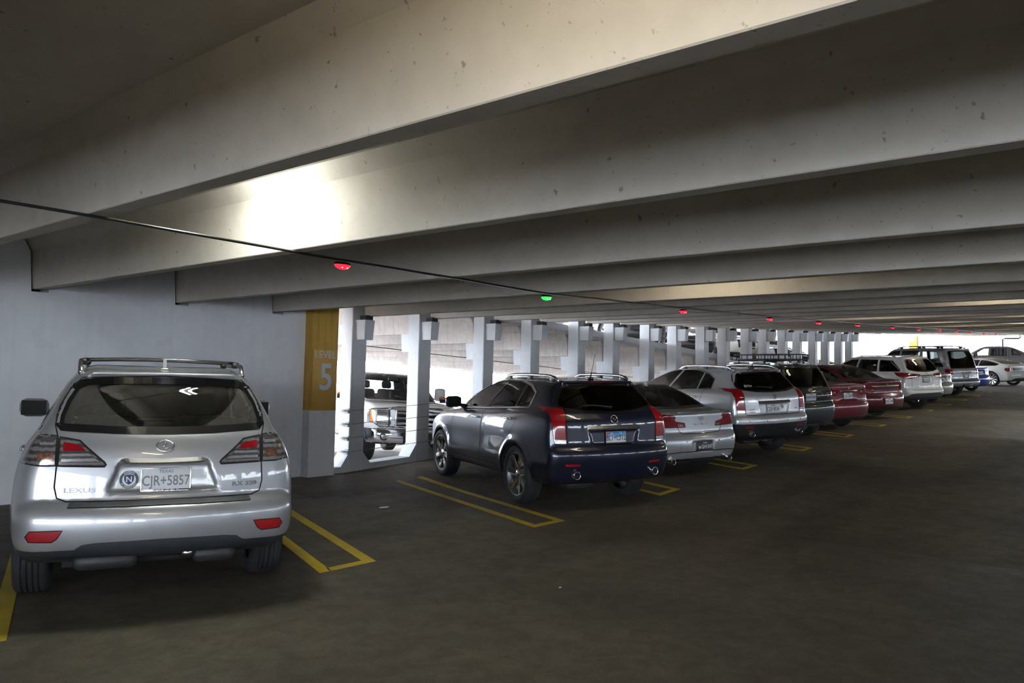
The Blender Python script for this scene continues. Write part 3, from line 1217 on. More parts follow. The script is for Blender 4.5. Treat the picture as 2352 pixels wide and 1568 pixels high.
class Car:
    def __init__(s, spec, label, cat, paint_m, pos, head, group=None, tilt=None, name='parked_car', mats=None):
        sp = SPECS[spec]
        s.sp, s.spec = sp, spec
        s.paint = paint_m
        s.mats = {'paint': paint_m, 'glass': G_TINT, 'dark': G_DARK, 'clear': G_CLEAR, 'lower': M_BLACK}
        s.mats.update(mats or {})
        s.root = empty(name)
        th = RAD(head)
        n = Vector((-(tilt or 0.0), 0, 1)).normalized()
        f = Vector((math.cos(th), math.sin(th), 0))
        f = (f - n * f.dot(n)).normalized()
        l = n.cross(f)
        s.root.matrix_world = Matrix(((f.x, l.x, n.x, pos[0]), (f.y, l.y, n.y, pos[1]), (f.z, l.z, n.z, pos[2]), (0, 0, 0, 1)))
        tag(s.root, label, cat, group)
        if spec not in SKINS:
            SKINS[spec] = s.make()
        s.skin, s.cache = SKINS[spec]
        s.place()

    def m(s, k):
        return s.mats[k] if isinstance(k, str) else k

    def make(s):
        sp = s.sp
        F, org, h = car_field(sp)
        V, N, T = surface_nets(F, org, h)
        sk = Skin(V, N, T, h)
        # underside and wheel wells
        Rw, R = sp['well'], sp['R']
        circ = [(math.cos(t) * (Rw + 0.004), math.sin(t) * (Rw + 0.004) + R * 0.98) for t in np.linspace(0, 2 * math.pi, 41)[:-1]]
        for cx in (0.0, sp['wb']):
            for sg in (1, -1):
                sk.cut('side', [(cx + x, z) for x, z in circ], sg, 0.15)
        sk.names.append(('underbody', M_UNDER, {}))
        c, n = sk.C, sk.NF
        mk = (n[:, 2] < -0.6) & (c[:, 2] < 0.42)
        for cx in (0.0, sp['wb']):
            r = np.hypot(c[:, 0] - cx, c[:, 2] - R * 0.98)
            mk |= (r < Rw + 0.003) & (np.abs(c[:, 1]) > sp['hw'] - 0.34)
        sk.lab[mk] = 1
        for pn in sp['panels']:
            name, m, view, poly = pn[:4]
            kw = dict(pn[4]) if len(pn) > 4 else {}
            mir = kw.pop('mirror', view == 'side')
            zm = max(q[1] for q in poly)
            if 'lim' not in kw and view == 'rear':
                kw['lim'] = (0, -9.0, sp['x0'] + (0.48 if zm < 1.22 else 1.1))
            if 'lim' not in kw and view == 'front':
                kw['lim'] = (0, sp['x1'] - 0.55, 99.0)
            if view == 'side':
                i = sk.panel(name, m, view, poly, 1, **kw)
                kw2 = dict(kw)
                if kw.get('join') is not None:
                    pass
                sk.panel(name, m, view, poly, -1, **kw2)
            elif mir:
                sk.panel(name, m, view, poly, **kw)
                sk.panel(name, m, view, [(-y, z) for y, z in reversed(poly)], **kw)
            else:
                sk.panel(name, m, view, poly, **kw)
        cache = {'parts': []}
        sk.tidy()
        for i, (name, m, kw) in enumerate(sk.names):
            me = sk.submesh(i, kw.get('off', 0.0), name)
            if me is None:
                continue
            subs = []
            if kw.get('gap'):
                rb = sk.ribbon(kw['view'], kw['poly'], kw['gap'], 0.0015, True, kw['sgn'])
                if rb:
                    subs.append(('panel_gap', M_GAP, rb.mesh('panel_gap')))
            if kw.get('trim'):
                tm, tw = kw['trim']
                rb = sk.ribbon(kw['view'], kw['poly'], tw, 0.004, True, kw['sgn'])
                if rb:
                    subs.append(('window_trim', tm, rb.mesh('window_trim')))
            if kw.get('frit'):
                rb = sk.ribbon(kw['view'], kw['poly'], kw['frit'], 0.0025, True, kw['sgn'])
                if rb:
                    subs.append(('window_seal', M_GLOSSBLACK, rb.mesh('window_seal')))
            cache['parts'].append((name, m, me, subs))
        # lining inside the cabin
        belt = sp['belt']
        ok = [i for i, (nm, m, kw) in enumerate(sk.names) if m == 'paint']
        c = sk.C
        mk = np.isin(sk.lab, ok) & (c[:, 2] > belt - 0.25) & (c[:, 0] > sp['cab'][0]) & (c[:, 0] < sp['cab'][1])
        me = sk.submesh(0, -0.025, 'cabin_lining', mk, True)
        if me is not None:
            cache['parts'].append(('cabin_lining', M_LINING, me, []))
        return sk, cache

    def place(s):
        s.parts = {}
        for name, m, me, subs in s.cache['parts']:
            o = link(name, me, s.m(m), s.root)
            s.parts.setdefault(name, []).append(o)
            for sn, sm_, sme in subs:
                link(sn, sme, s.m(sm_), o)
        sp = s.sp
        s.wheels()
        s.interior()

    def wheels(s):
        sp = s.sp
        R, w, rr, style, n = sp['R'], sp['tw'], sp['rr'], sp.get('style', 'wide'), sp.get('spokes', 7)
        tyre, rim, hub, spoke = wheel_meshes(R, w, rr, style, n)
        rm = s.mats.get('rim', M_ALLOY)
        for cx in (0.0, sp['wb']):
            for sg in (1, -1):
                o = link('wheel', tyre, M_RUBBER, s.root)
                o.location = (cx, sg * (sp['hw'] - w / 2 - sp.get('inset', 0.02)), R)
                o.rotation_euler = (0, random.uniform(0, 1), 0 if sg > 0 else math.pi)
                if sp.get('steer') and cx > 0:
                    o.rotation_euler[2] += sp['steer']
                link('rim', rim, M_DARKALLOY if s.mats.get('rimback') is None else s.mats['rimback'], o)
                link('hub_cap', hub, rm, o)
                for k in range(n):
                    q = link('spoke', spoke, rm, o)
                    q.rotation_euler = (0, 2 * math.pi * k / n, 0)

    def interior(s):
        sp = s.sp
        if 'seats' not in sp:
            return
        key = 'seat_mesh'
        if key not in s.cache:
            mb = MB()
            lean = Matrix.Rotation(RAD(-14), 4, 'Y')
            mb.rbox((0.0, 0, 0.0), (0.50, 0.50, 0.16), 0.06)
            mb.rbox((0, 0, 0.34), (0.13, 0.48, 0.62), 0.06, Matrix.Translation((-0.22, 0, 0)) @ lean)
            mb.rbox((0, 0, 0.76), (0.10, 0.26, 0.19), 0.05, Matrix.Translation((-0.22, 0, 0)) @ lean)
            mb.tube([Matrix.Translation((-0.22, 0, 0)) @ lean @ Vector((0, 0.06, 0.6)), Matrix.Translation((-0.22, 0, 0)) @ lean @ Vector((0, 0.06, 0.72))], 0.008)
            mb.tube([Matrix.Translation((-0.22, 0, 0)) @ lean @ Vector((0, -0.06, 0.6)), Matrix.Translation((-0.22, 0, 0)) @ lean @ Vector((0, -0.06, 0.72))], 0.008)
            s.cache[key] = mb.mesh('seat')
            x0, x1, w, zf, zd = sp['floor']
            fl = MB().box((x0, -w, zf - 0.03), (x1, w, zf))
            s.cache['floor'] = fl.mesh('cabin_floor')
            s.cache['dash'] = MB().rbox((x1 - 0.05, 0, zd), (0.5, 2 * w - 0.04, 0.24), 0.09).mesh('dashboard')
            st = MB()
            c = Vector((x1 - 0.42, 0.37, zd + 0.02))
            st.tube([c + Vector((0.10 * math.sin(t) * -0.6, 0.185 * math.cos(t), 0.17 * math.sin(t))) for t in np.linspace(0, 2 * math.pi, 25)], 0.016, 6, False)
            st.tube([c, c + Vector((0.2, 0, -0.08))], 0.03)
            s.cache['wheel'] = st.mesh('steering_wheel')
        sm = s.mats.get('seat', M_SEAT)
        for x, y, z in sp['seats']:
            o = link('seat', s.cache['seat_mesh'], sm, s.root)
            o.location = (x, y, z)
        link('cabin_floor', s.cache['floor'], M_LINING, s.root)
        link('dashboard', s.cache['dash'], M_LINING, s.root)
        link('steering_wheel', s.cache['wheel'], M_BLACK, s.root)

    # ---- fittings
    def at(s, view, u, v, sgn=1, off=0.0):
        h = s.skin.hit(view, u, v, sgn)
        if h is None:
            return None
        return orient(h[0] + h[1] * off, h[1])

    def plate(s, view, y, z, txt, state='TEXAS', frame=M_CHROME, base=M_PLATE, ink=M_PLATEINK, dealer=None, wide=0.305, tall=0.152, art=None, tilt=None, out=0.012, frame_w=0.008, detail=True):
        h = s.skin.hit(view, y, z)
        n = h[1] if tilt is None else Vector(tilt)
        M = orient(h[0] + n.normalized() * out, n)
        p = MB().rbox((0, 0, 0), (wide, tall, 0.006), 0.003).build('licence_plate', base, s.root)
        p.matrix_local = M
        if frame is not None:
            fr = MB()
            w2, t2 = wide / 2 + 0.004, tall / 2 + 0.004
            b = frame_w
            fr.rbox((0, t2 - b / 2, 0.003), (2 * w2, b, 0.010), 0.003)
            fr.rbox((0, -t2 + b, 0.003), (2 * w2, 2 * b, 0.010), 0.003)
            fr.rbox((-w2 + b / 2, 0, 0.003), (b, 2 * t2, 0.010), 0.003)
            fr.rbox((w2 - b / 2, 0, 0.003), (b, 2 * t2, 0.010), 0.003)
            fr.build('plate_frame', frame, p)
        if detail:
            t = link('plate_lettering', text_mesh(txt, tall * 0.62, sx=0.76, depth=0.001, bold=0.0008), ink, p)
            t.location = (0.0 if art != 'star' else 0.035, -tall * 0.06, 0.0035)
            if art == 'star':
                t.scale = (0.82, 0.9, 1)
            if state:
                t = link('plate_lettering', text_mesh(state, tall * 0.19, sx=1.05, depth=0.001, bold=0.0004), ink, p)
                t.location = (0, tall * 0.36, 0.0035)
            if dealer:
                t = link('plate_lettering', text_mesh(dealer, tall * 0.15, sx=1.25, depth=0.001, bold=0.0006), M_WHITEPRINT if frame in (M_BLACK, M_CHROME) else M_PLATEINK, p)
                t.location = (0, -tall * 0.44, 0.0085)
        if art == 'star' or art == 'sky':
            st = MB()
            if art == 'star':
                pts = []
                for k in range(10):
                    r = 0.034 if k % 2 == 0 else 0.0135
                    pts.append((-wide * 0.36 + r * math.sin(k * math.pi / 5), -0.012 + r * math.cos(k * math.pi / 5)))
                st.prism(pts[::-1], 0.0031, 0.0042, 'z')
                st.build('plate_emblem', ink, p)
            else:
                st.prism([(-wide * 0.47, 0.0), (-wide * 0.2, 0.012), (wide * 0.1, 0.0), (wide * 0.46, 0.02), (wide * 0.46, tall * 0.46), (-wide * 0.47, tall * 0.46)][::-1], 0.0028, 0.0032, 'z')
                st.build('plate_print', M_PLATEBLUE, p)
                r = MB().prism([(-wide * 0.47, 0.03), (-wide * 0.30, 0.045), (-wide * 0.18, tall * 0.42), (-wide * 0.47, tall * 0.42)][::-1], 0.0031, 0.0036, 'z')
                r.build('plate_print', mat('plate_red', (0.45, 0.05, 0.05), rough=0.4, var=0.1), p)
        return p

    def letters(s, view, y, z, txt, size, m=M_CHROME, sx=1.2, name='badge_lettering', shear=0.0, off=0.002, bold=0.0006):
        M = s.at(view, y, z, off=off)
        if M is None:
            return
        o = link(name, text_mesh(txt, size, sx=sx, depth=0.002, shear=shear, bold=bold), m, s.root)
        o.matrix_local = M
        return o

    def ring(s, view, y, z, a, b, r=0.005, m=M_CHROME, name='emblem', off=0.006, extra=None, fill=None):
        M = s.at(view, y, z, off=off)
        mb = MB()
        mb.tube([(a * math.cos(t), b * math.sin(t), 0) for t in np.linspace(0, 2 * math.pi, 33)], r, 6, False)
        for st in (extra or []):
            mb.tube([(p[0], p[1], 0) for p in st], r * 0.9, 6)
        o = mb.build(name, m, s.root)
        o.matrix_local = M
        if fill is not None:
            d = MB().prism([(a * math.cos(t), b * math.sin(t)) for t in np.linspace(0, 2 * math.pi, 29)[:-1]], -0.004, -0.001, 'z')
            q = d.build('emblem_field', fill, o)
        return o

    def bar(s, pts, sec, m=M_CHROME, name='trim_bar', off=0.0, dz=0.0, view='rear', tip=0.0):
        """moulding laid along a smooth curve fitted to the surface, rear or front view"""
        sg = -1 if view == 'rear' else 1
        w, t = sec
        hs = [(y, z, s.skin.hit(view, y, z + dz)) for y, z in pts]
        hs = [(y, z, h[0].x) for y, z, h in hs if h]
        ys = np.array([q[0] for q in hs])
        co = np.polyfit(np.abs(ys), [q[2] for q in hs], 2)
        vs = []
        Y = max(np.abs(ys))
        for y, z, _ in hs:
            x = np.polyval(co, abs(y)) + sg * off
            k = 1.0 if tip == 0 else max(0.15, min(1, (Y - abs(y)) / tip))
            for a, b in ((w / 2, -0.01), (w / 2, 0.004), (-w * 0.18, t * k), (-w * 0.42 * k, t * 0.85 * k), (-w / 2 * k, -0.01)):
                vs.append((x + sg * b, y, z + a))
        fs = []
        n = len(hs)
        for i in range(n - 1):
            for j in range(5):
                k = (j + 1) % 5
                fs.append((i * 5 + j, i * 5 + k, (i + 1) * 5 + k, (i + 1) * 5 + j))
        fs += [(4, 3, 2, 1, 0), tuple((n - 1) * 5 + k for k in range(5))]
        return MB().add(vs, fs).build(name, m, s.root)

    def rails(s, x0, x1, y0, y1, hgt, m=M_CHROME, foot=M_BLACK, r=0.015):
        for sg in (1, -1):
            pts = []
            for t in np.linspace(0, 1, 15):
                x = x0 + (x1 - x0) * t
                y = (y0 + (y1 - y0) * t) * sg
                h = s.skin.hit('top', x, y)
                if not h:
                    continue
                e = min(t, 1 - t) / 0.12
                pts.append((x, y, h[0].z + hgt * min(1, max(0.0, e)) ** 0.6))
            o = MB().tube(pts, r, 8).build('roof_rail', m, s.root)
            for t in (0.10, 0.5, 0.90):
                x = x0 + (x1 - x0) * t
                y = (y0 + (y1 - y0) * t) * sg
                h = s.skin.hit('top', x, y)
                MB().rbox((x, y, h[0].z + hgt * 0.4), (0.14, 0.028, hgt + 0.02), 0.012).build('rail_foot', foot, o)

    def mirror(s, x, z, y=None, size=(0.13, 0.22, 0.155), m=None, glassm=M_CHROME, out=0.02):
        for sg in (1, -1):
            h = s.skin.hit('side', x, z - 0.02, sg)
            yb = h[0].y if h else sg * s.sp['hw'] * 0.85
            mb = MB()
            c = (x - 0.02, yb + sg * (size[1] / 2 + 0.06 + out), z + size[2] * 0.4)
            mb.rbox(c, size, 0.055)
            o = mb.build('door_mirror', m or s.paint, s.root)
            MB().rbox((c[0] - size[0] / 2 - 0.002, c[1], c[2]), (0.008, size[1] * 0.84, size[2] * 0.8), 0.003).build('mirror_glass', M_GAP, o)
            MB().tube([(x, yb - sg * 0.02, z - 0.01), (x, yb + sg * 0.09, z + 0.02)], [0.035, 0.03], 8).build('mirror_arm', M_BLACK, o)

    def handles(s, pts, m=None):
        for x, z in pts:
            for sg in (1, -1):
                h = s.skin.hit('side', x, z, sg)
                if h:
                    M = orient(h[0] + h[1] * 0.028, h[1])
                    o = MB().rbox((0, 0, 0), (0.20, 0.032, 0.022), 0.010).build('door_handle', m or s.paint, s.root)
                    o.matrix_local = M
                    for dx in (-0.08, 0.08):
                        MB().rbox((dx, 0, -0.016), (0.03, 0.026, 0.03), 0.008).build('handle_post', m or s.paint, o)

    def exhaust(s, pts, r=0.045, m=M_CHROME, x=None):
        for y, z in pts:
            xx = s.sp['x0'] + 0.10 if x is None else x
            o = MB().lathe([(r * 0.82, 0.30), (r * 0.82, 0.0), (r * 0.9, -0.012), (r, -0.008), (r, 0.25)], 20, Matrix.Translation((xx, y, z)) @ Matrix.Rotation(RAD(-90), 4, 'Z')).build('exhaust_tip', m, s.root)
            MB().prism([(y + r * 0.82 * math.cos(t), z + r * 0.82 * math.sin(t)) for t in np.linspace(0, 2 * math.pi, 17)[:-1]], xx + 0.015, xx + 0.03, 'x').build('bore_shade', M_GAP, o)  # near-black disc paints the shade inside the tip

    def fin(s, x, m=None, h=0.06):
        p = s.skin.hit('top', x, 0.0)[0]
        mb = MB()
        prof = [(-0.06, 0, 0.022), (-0.055, h, 0.004), (-0.03, h, 0.004), (0.09, 0.012, 0.010), (0.11, 0, 0.006)]
        vs, fs = [], []
        pts = [(-0.07, 0.0), (-0.058, h), (-0.035, h * 0.95), (0.02, h * 0.35), (0.11, 0.0)]
        mb.prism(pts, -0.012, 0.012, 'y')
        mb.rbox((0.02, 0, 0.004), (0.20, 0.055, 0.014), 0.006)
        o = mb.build('roof_antenna', m or s.paint, s.root)
        o.location = (p.x, 0, p.z - 0.003)

    def mast(s, x, y, L=0.34, lean=0.55):
        p = s.skin.hit('top', x, y)[0]
        d = Vector((-math.sin(lean), 0, math.cos(lean)))
        o = MB().rbox((0, 0, 0.012), (0.12, 0.05, 0.04), 0.015).build('roof_antenna', M_GLOSSBLACK, s.root)
        o.location = p
        MB().tube([(0, 0, 0.02), tuple(d * 0.10), tuple(d * 0.11), tuple(d * L)], [0.010, 0.008, 0.004, 0.003], 6).build('antenna_rod', M_BLACK, o)

    def wiper(s, y0, z0, y1, z1):
        a, b = s.skin.hit('rear', y0, z0), s.skin.hit('rear', y1, z1)
        if a and b:
            q = [a[0] + a[1] * 0.03]
            for t in (0.25, 0.5, 0.75):
                m = s.skin.hit('rear', y0 + (y1 - y0) * t, z0 + (z1 - z0) * t + 0.012 * math.sin(t * 3.14))
                q.append(m[0] + m[1] * 0.025)
            q.append(b[0] + b[1] * 0.012)
            MB().tube([tuple(p) for p in q], [0.018, 0.013, 0.010, 0.009, 0.006], 6).build('rear_wiper', M_BLACK, s.root)


# ------------------------------------------------------------------ car shapes (x forward from the rear axle, y left, z up; metres)
SPECS = {}
GAP = 0.008
SPECS['crossover'] = dict(
    vox=0.02, x0=-1.09, x1=3.68, ztop=1.69, hw=0.935, wb=2.74, R=0.365, well=0.405, tw=0.235, rr=0.245, style='five', spokes=5,
    mid=(0.2, 2.2), bowr=0.20, bowf=0.32, gbowr=0.16, gbowf=0.25, belt=1.15, cab=(-0.8, 2.2), klo=0.13, kgh=0.11, kbl=0.05,
    lower=[(-0.45, 0.26), (-0.72, 0.36), (-0.98, 0.40), (-1.06, 0.46), (-1.08, 0.52), (-1.09, 0.60), (-1.085, 0.68), (-1.06, 0.725), (-1.06, 0.725), (-0.985, 0.765), (-0.985, 0.765), (-0.975, 0.90), (-0.955, 1.03), (-0.93, 1.10), (-0.885, 1.185), (-0.80, 1.20), (-0.3, 1.19), (1.0, 1.14), (2.0, 1.09), (2.6, 1.04), (3.25, 0.92), (3.58, 0.78), (3.68, 0.60), (3.68, 0.40), (3.60, 0.26), (3.3, 0.21), (2.0, 0.20), (0.5, 0.20)],
    green=[(-0.93, 1.05), (-0.87, 1.20), (-0.73, 1.42), (-0.60, 1.555), (-0.66, 1.60), (-0.66, 1.605), (-0.45, 1.625), (0.0, 1.655), (0.5, 1.668), (0.9, 1.655), (1.25, 1.60), (1.6, 1.47), (2.0, 1.26), (2.30, 1.08), (2.1, 0.95), (0, 0.95), (-0.85, 0.95)],
    plan=[(-1.1, 0.84), (-0.85, 0.875), (-0.4, 0.925), (0.3, 0.938), (2.2, 0.938), (2.9, 0.915), (3.4, 0.85), (3.7, 0.72)],
    sec=[(0.15, 0.10), (0.35, 0.045), (0.55, 0.0), (0.80, 0.0), (0.95, 0.015), (1.08, 0.055), (1.25, 0.13)],
    gsec=[(0.9, 0.865), (1.10, 0.845), (1.20, 0.815), (1.40, 0.715), (1.55, 0.63), (1.62, 0.585), (1.72, 0.54)],
    gplan=[(-1.1, 0.10), (-0.75, 0.065), (-0.3, 0.015), (0.4, 0.0), (1.4, 0.0), (2.0, 0.05), (2.5, 0.12)],
    recess=[([(0, 1.005), (0.275, 1.0), (0.335, 0.822), (0, 0.815)], -0.925, 0.10, 0.9)],
    panels=[
        ('tailgate', 'paint', 'rear', both([(0, 0.764), (0.57, 0.767), (0.625, 0.79), (0.642, 0.86), (0.635, 1.01), (0.634, 1.157), (0.66, 1.25), (0.645, 1.37), (0.59, 1.49), (0.52, 1.565), (0, 1.585)]), dict(gap=0.009)),
        ('rear_window', dusty_glass('rear_tint', (0.30, 0.325, 0.31), (-0.03, 1.70), 0.50), 'rear', both([(0, 1.552), (0.3, 1.548), (0.50, 1.535), (0.555, 1.505), (0.605, 1.41), (0.635, 1.31), (0.638, 1.26), (0.615, 1.236), (0.3, 1.217), (0, 1.212)]), dict(off=-0.003, frit=0.05)),
        ('tail_lamp', M_SMOKELENS, 'rear', [(0.627, 1.175), (0.51, 1.152), (0.47, 1.112), (0.36, 1.012), (0.352, 0.998), (0.36, 0.986), (0.63, 0.993)], dict(mirror=True, gap=0.012)),
        ('tail_lamp', M_SMOKELENS, 'rear', [(0.643, 1.182), (0.742, 1.19), (0.79, 1.16), (0.85, 1.10), (0.85, 1.01), (0.74, 0.994), (0.642, 0.993)], dict(mirror=True, gap=0.010)),
        ('tail_lamp', M_SMOKELENS, 'side', [(-0.95, 1.0), (-0.95, 1.19), (-0.74, 1.185), (-0.66, 1.13), (-0.68, 1.05), (-0.76, 1.0)], dict()),
        ('brake_lens', M_DARKRED, 'rear', [(0.605, 1.145), (0.52, 1.13), (0.47, 1.088), (0.605, 1.088)], dict(mirror=True, only=['tail_lamp'])),
        ('reverse_lens', M_CLEARLENS, 'rear', [(0.612, 1.072), (0.455, 1.072), (0.385, 1.012), (0.612, 1.012)], dict(mirror=True, only=['tail_lamp'])),
        ('reverse_lens', M_CLEARLENS, 'rear', [(0.66, 1.155), (0.74, 1.16), (0.74, 1.105), (0.66, 1.105)], dict(mirror=True, only=['tail_lamp'])),
        ('turn_lens', mat('brown_lens', (0.20, 0.09, 0.05), rough=0.15, metal=0.3, coat=1, var=0.5, vscale=50), 'rear', [(0.66, 1.075), (0.755, 1.075), (0.75, 1.025), (0.66, 1.025)], dict(mirror=True, only=['tail_lamp'])),
        ('bumper_pad', M_CLAD, 'rear', both([(0, 0.762), (0.55, 0.758), (0.56, 0.733), (0, 0.733)]), dict(off=0.006, nmin=0.1)),
        ('rear_reflector', M_REFLECTOR, 'rear', [(0.784, 0.562), (0.761, 0.596), (0.577, 0.60), (0.607, 0.548), (0.636, 0.526), (0.764, 0.528)], dict(mirror=True, gap=0.006)),
        ('bumper_skirt', M_CLAD, 'rear', both([(0, 0.522), (0.38, 0.516), (0.465, 0.506), (0.515, 0.472), (0.74, 0.465), (0.97, 0.478), (0.97, 0.20), (0, 0.20)]), dict(nmin=0.05)),
        ('side_window', 'clear', 'side', [(0.95, 1.165), (0.92, 1.53), (1.22, 1.50), (1.50, 1.40), (1.95, 1.17)], dict(frit=0.03)),
        ('side_window', 'glass', 'side', [(-0.02, 1.195), (0.02, 1.54), (0.85, 1.535), (0.88, 1.168)], dict(frit=0.03)),
        ('quarter_window', 'glass', 'side', [(-0.10, 1.20), (-0.06, 1.53), (-0.25, 1.50), (-0.58, 1.30), (-0.60, 1.225)], dict(frit=0.03)),
        ('windscreen', 'clear', 'front', both([(0, 1.60), (0.50, 1.56), (0.70, 1.17), (0.55, 1.13), (0, 1.14)]), dict(frit=0.05, lim=(0, 1.0, 2.6))),
        ('rocker_panel', M_CLAD, 'side', [(0.42, 0.18), (0.42, 0.34), (2.32, 0.32), (2.32, 0.18)], dict()),
    ],
    seats=[(1.25, 0.38, 0.60), (1.25, -0.38, 0.60), (0.35, 0.40, 0.44), (0.35, 0.0, 0.40), (0.35, -0.40, 0.44)],
    floor=(-0.9, 2.1, 0.72, 0.48, 1.02),
)

SPECS['wedge_suv'] = dict(
    vox=0.022, x0=-1.05, x1=3.78, ztop=1.67, hw=0.95, wb=2.807, R=0.380, well=0.418, tw=0.24, rr=0.284, style='wide', spokes=7,
    mid=(0.2, 2.3), bowr=0.16, bowf=0.34, gbowr=0.18, gbowf=0.28, belt=1.22, cab=(-0.8, 2.4), klo=0.10, kgh=0.09, kbl=0.035, flare=0.022,
    lower=[(-0.75, 0.32), (-0.90, 0.34), (-0.98, 0.40), (-1.00, 0.48), (-1.03, 0.58), (-1.045, 0.66), (-1.045, 0.72), (-1.03, 0.765), (-1.0, 0.80), (-1.0, 0.80), (-0.985, 0.83), (-0.975, 1.00), (-0.965, 1.13), (-0.94, 1.17), (-0.90, 1.23), (-0.82, 1.275), (-0.3, 1.265), (1.0, 1.215), (2.1, 1.14), (2.7, 1.10), (3.3, 1.0), (3.62, 0.88), (3.76, 0.70), (3.78, 0.45), (3.70, 0.28), (3.4, 0.24), (2.3, 0.30), (0.5, 0.32)],
    green=[(-0.95, 1.05), (-0.86, 1.245), (-0.70, 1.43), (-0.57, 1.575), (-0.66, 1.605), (-0.66, 1.615), (-0.45, 1.63), (0.0, 1.648), (0.6, 1.655), (1.0, 1.635), (1.35, 1.56), (1.75, 1.42), (2.15, 1.24), (2.45, 1.10), (2.2, 0.95), (0, 0.95), (-0.85, 0.95)],
    plan=[(-1.1, 0.875), (-0.8, 0.915), (-0.3, 0.945), (0.3, 0.95), (2.3, 0.945), (2.9, 0.93), (3.45, 0.86), (3.8, 0.70)],
    sec=[(0.2, 0.10), (0.40, 0.045), (0.55, 0.005), (0.72, 0.012), (0.95, 0.0), (1.12, 0.03), (1.22, 0.07), (1.35, 0.13)],
    gsec=[(0.9, 0.88), (1.15, 0.86), (1.25, 0.83), (1.42, 0.735), (1.55, 0.655), (1.62, 0.60), (1.70, 0.55)],
    gplan=[(-1.1, 0.09), (-0.75, 0.05), (-0.3, 0.01), (0.4, 0.0), (1.4, 0.0), (2.1, 0.05), (2.6, 0.12)],
    recess=[([(0, 1.015), (0.365, 1.012), (0.305, 0.822), (0, 0.822)], -0.945, 0.05, 0.9)],
    panels=[
        ('tailgate', 'paint', 'rear', both([(0, 0.806), (0.635, 0.81), (0.655, 0.84), (0.668, 1.08), (0.648, 1.275), (0.70, 1.31), (0.68, 1.42), (0.60, 1.57), (0.52, 1.60), (0, 1.615)]), dict(gap=0.010)),
        ('rear_bumper', 'lower', 'rear', both([(0, 0.645), (0.70, 0.65), (0.98, 0.66), (0.98, 0.2), (0, 0.2)]), dict(nmin=0.05, gap=0.006)),
        ('rear_window', 'dark', 'rear', both([(0, 1.572), (0.45, 1.565), (0.545, 1.545), (0.69, 1.345), (0.695, 1.305), (0.62, 1.27), (0.36, 1.232), (0, 1.218)]), dict(off=-0.002, frit=0.03)),
        ('tail_lamp', M_REDLENS, 'rear', [(0.648, 1.275), (0.825, 1.292), (0.835, 1.17), (0.832, 1.0), (0.815, 0.862), (0.672, 0.845), (0.678, 1.08)], dict(mirror=True, gap=0.012, off=0.004, nmin=0.04)),
        ('reverse_lens', M_CLEARLENS, 'rear', [(0.66, 0.90), (0.83, 0.91), (0.83, 0.86), (0.66, 0.843)], dict(mirror=True, only=['tail_lamp'], off=0.004)),
        ('high_brake_lamp', M_DARKRED, 'rear', both([(0, 1.607), (0.22, 1.605), (0.22, 1.592), (0, 1.592)]), dict(nmin=0.1)),
        ('rear_reflector', M_REFLECTOR, 'rear', [(0.70, 0.606), (0.51, 0.60), (0.51, 0.572), (0.70, 0.576)], dict(mirror=True)),
        ('front_door', 'paint', 'side', [(2.25, 0.44), (1.20, 0.44), (1.16, 0.60), (1.08, 1.20), (0.80, 1.60), (1.30, 1.56), (1.75, 1.40), (2.12, 1.18), (2.30, 0.85), (2.32, 0.55)], dict(gap=GAP)),
        ('rear_door', 'paint', 'side', [(1.19, 0.44), (0.52, 0.44), (0.44, 0.60), (0.30, 0.80), (0.02, 1.02), (-0.02, 1.26), (0.12, 1.56), (0.40, 1.60), (0.79, 1.60), (1.07, 1.20), (1.15, 0.60)], dict(gap=GAP)),
        ('side_window', 'clear', 'side', [(2.06, 1.165), (1.70, 1.385), (1.30, 1.535), (0.90, 1.59), (1.14, 1.205)], dict(trim=(M_GLOSSBLACK, 0.022))),
        ('side_window', 'glass', 'side', [(0.80, 1.595), (0.40, 1.588), (0.21, 1.565), (0.235, 1.25), (1.08, 1.205)], dict(trim=(M_GLOSSBLACK, 0.022))),
        ('quarter_window', 'glass', 'side', [(0.15, 1.555), (0.02, 1.52), (-0.16, 1.445), (-0.17, 1.275), (0.18, 1.255)], dict(trim=(M_GLOSSBLACK, 0.022))),
        ('windscreen', 'clear', 'front', both([(0, 1.60), (0.50, 1.57), (0.74, 1.22), (0.60, 1.17), (0, 1.17)]), dict(frit=0.05, lim=(0, 1.0, 2.8))),
        ('rocker_panel', 'paint', 'side', [(0.42, 0.20), (0.42, 0.40), (2.36, 0.38), (2.36, 0.20)], dict(gap=0.006)),
        ('head_lamp', M_CLEARLENS, 'side', [(3.10, 0.98), (3.62, 0.86), (3.80, 0.62), (3.55, 0.62), (3.40, 0.80)], dict(gap=0.008)),
        ('head_lamp', M_CLEARLENS, 'front', [(0.62, 0.95), (0.80, 0.98), (0.90, 0.70), (0.66, 0.60)], dict(mirror=True, gap=0.008)),
        ('grille', M_GLOSSBLACK, 'front', both([(0, 0.82), (0.42, 0.84), (0.30, 0.48), (0, 0.45)]), dict(gap=0.02)),
    ],
    seats=[(1.30, 0.38, 0.64), (1.30, -0.38, 0.64), (0.40, 0.40, 0.68), (0.40, 0.0, 0.64), (0.40, -0.40, 0.68)],
    floor=(-0.9, 2.2, 0.78, 0.50, 1.05),
)


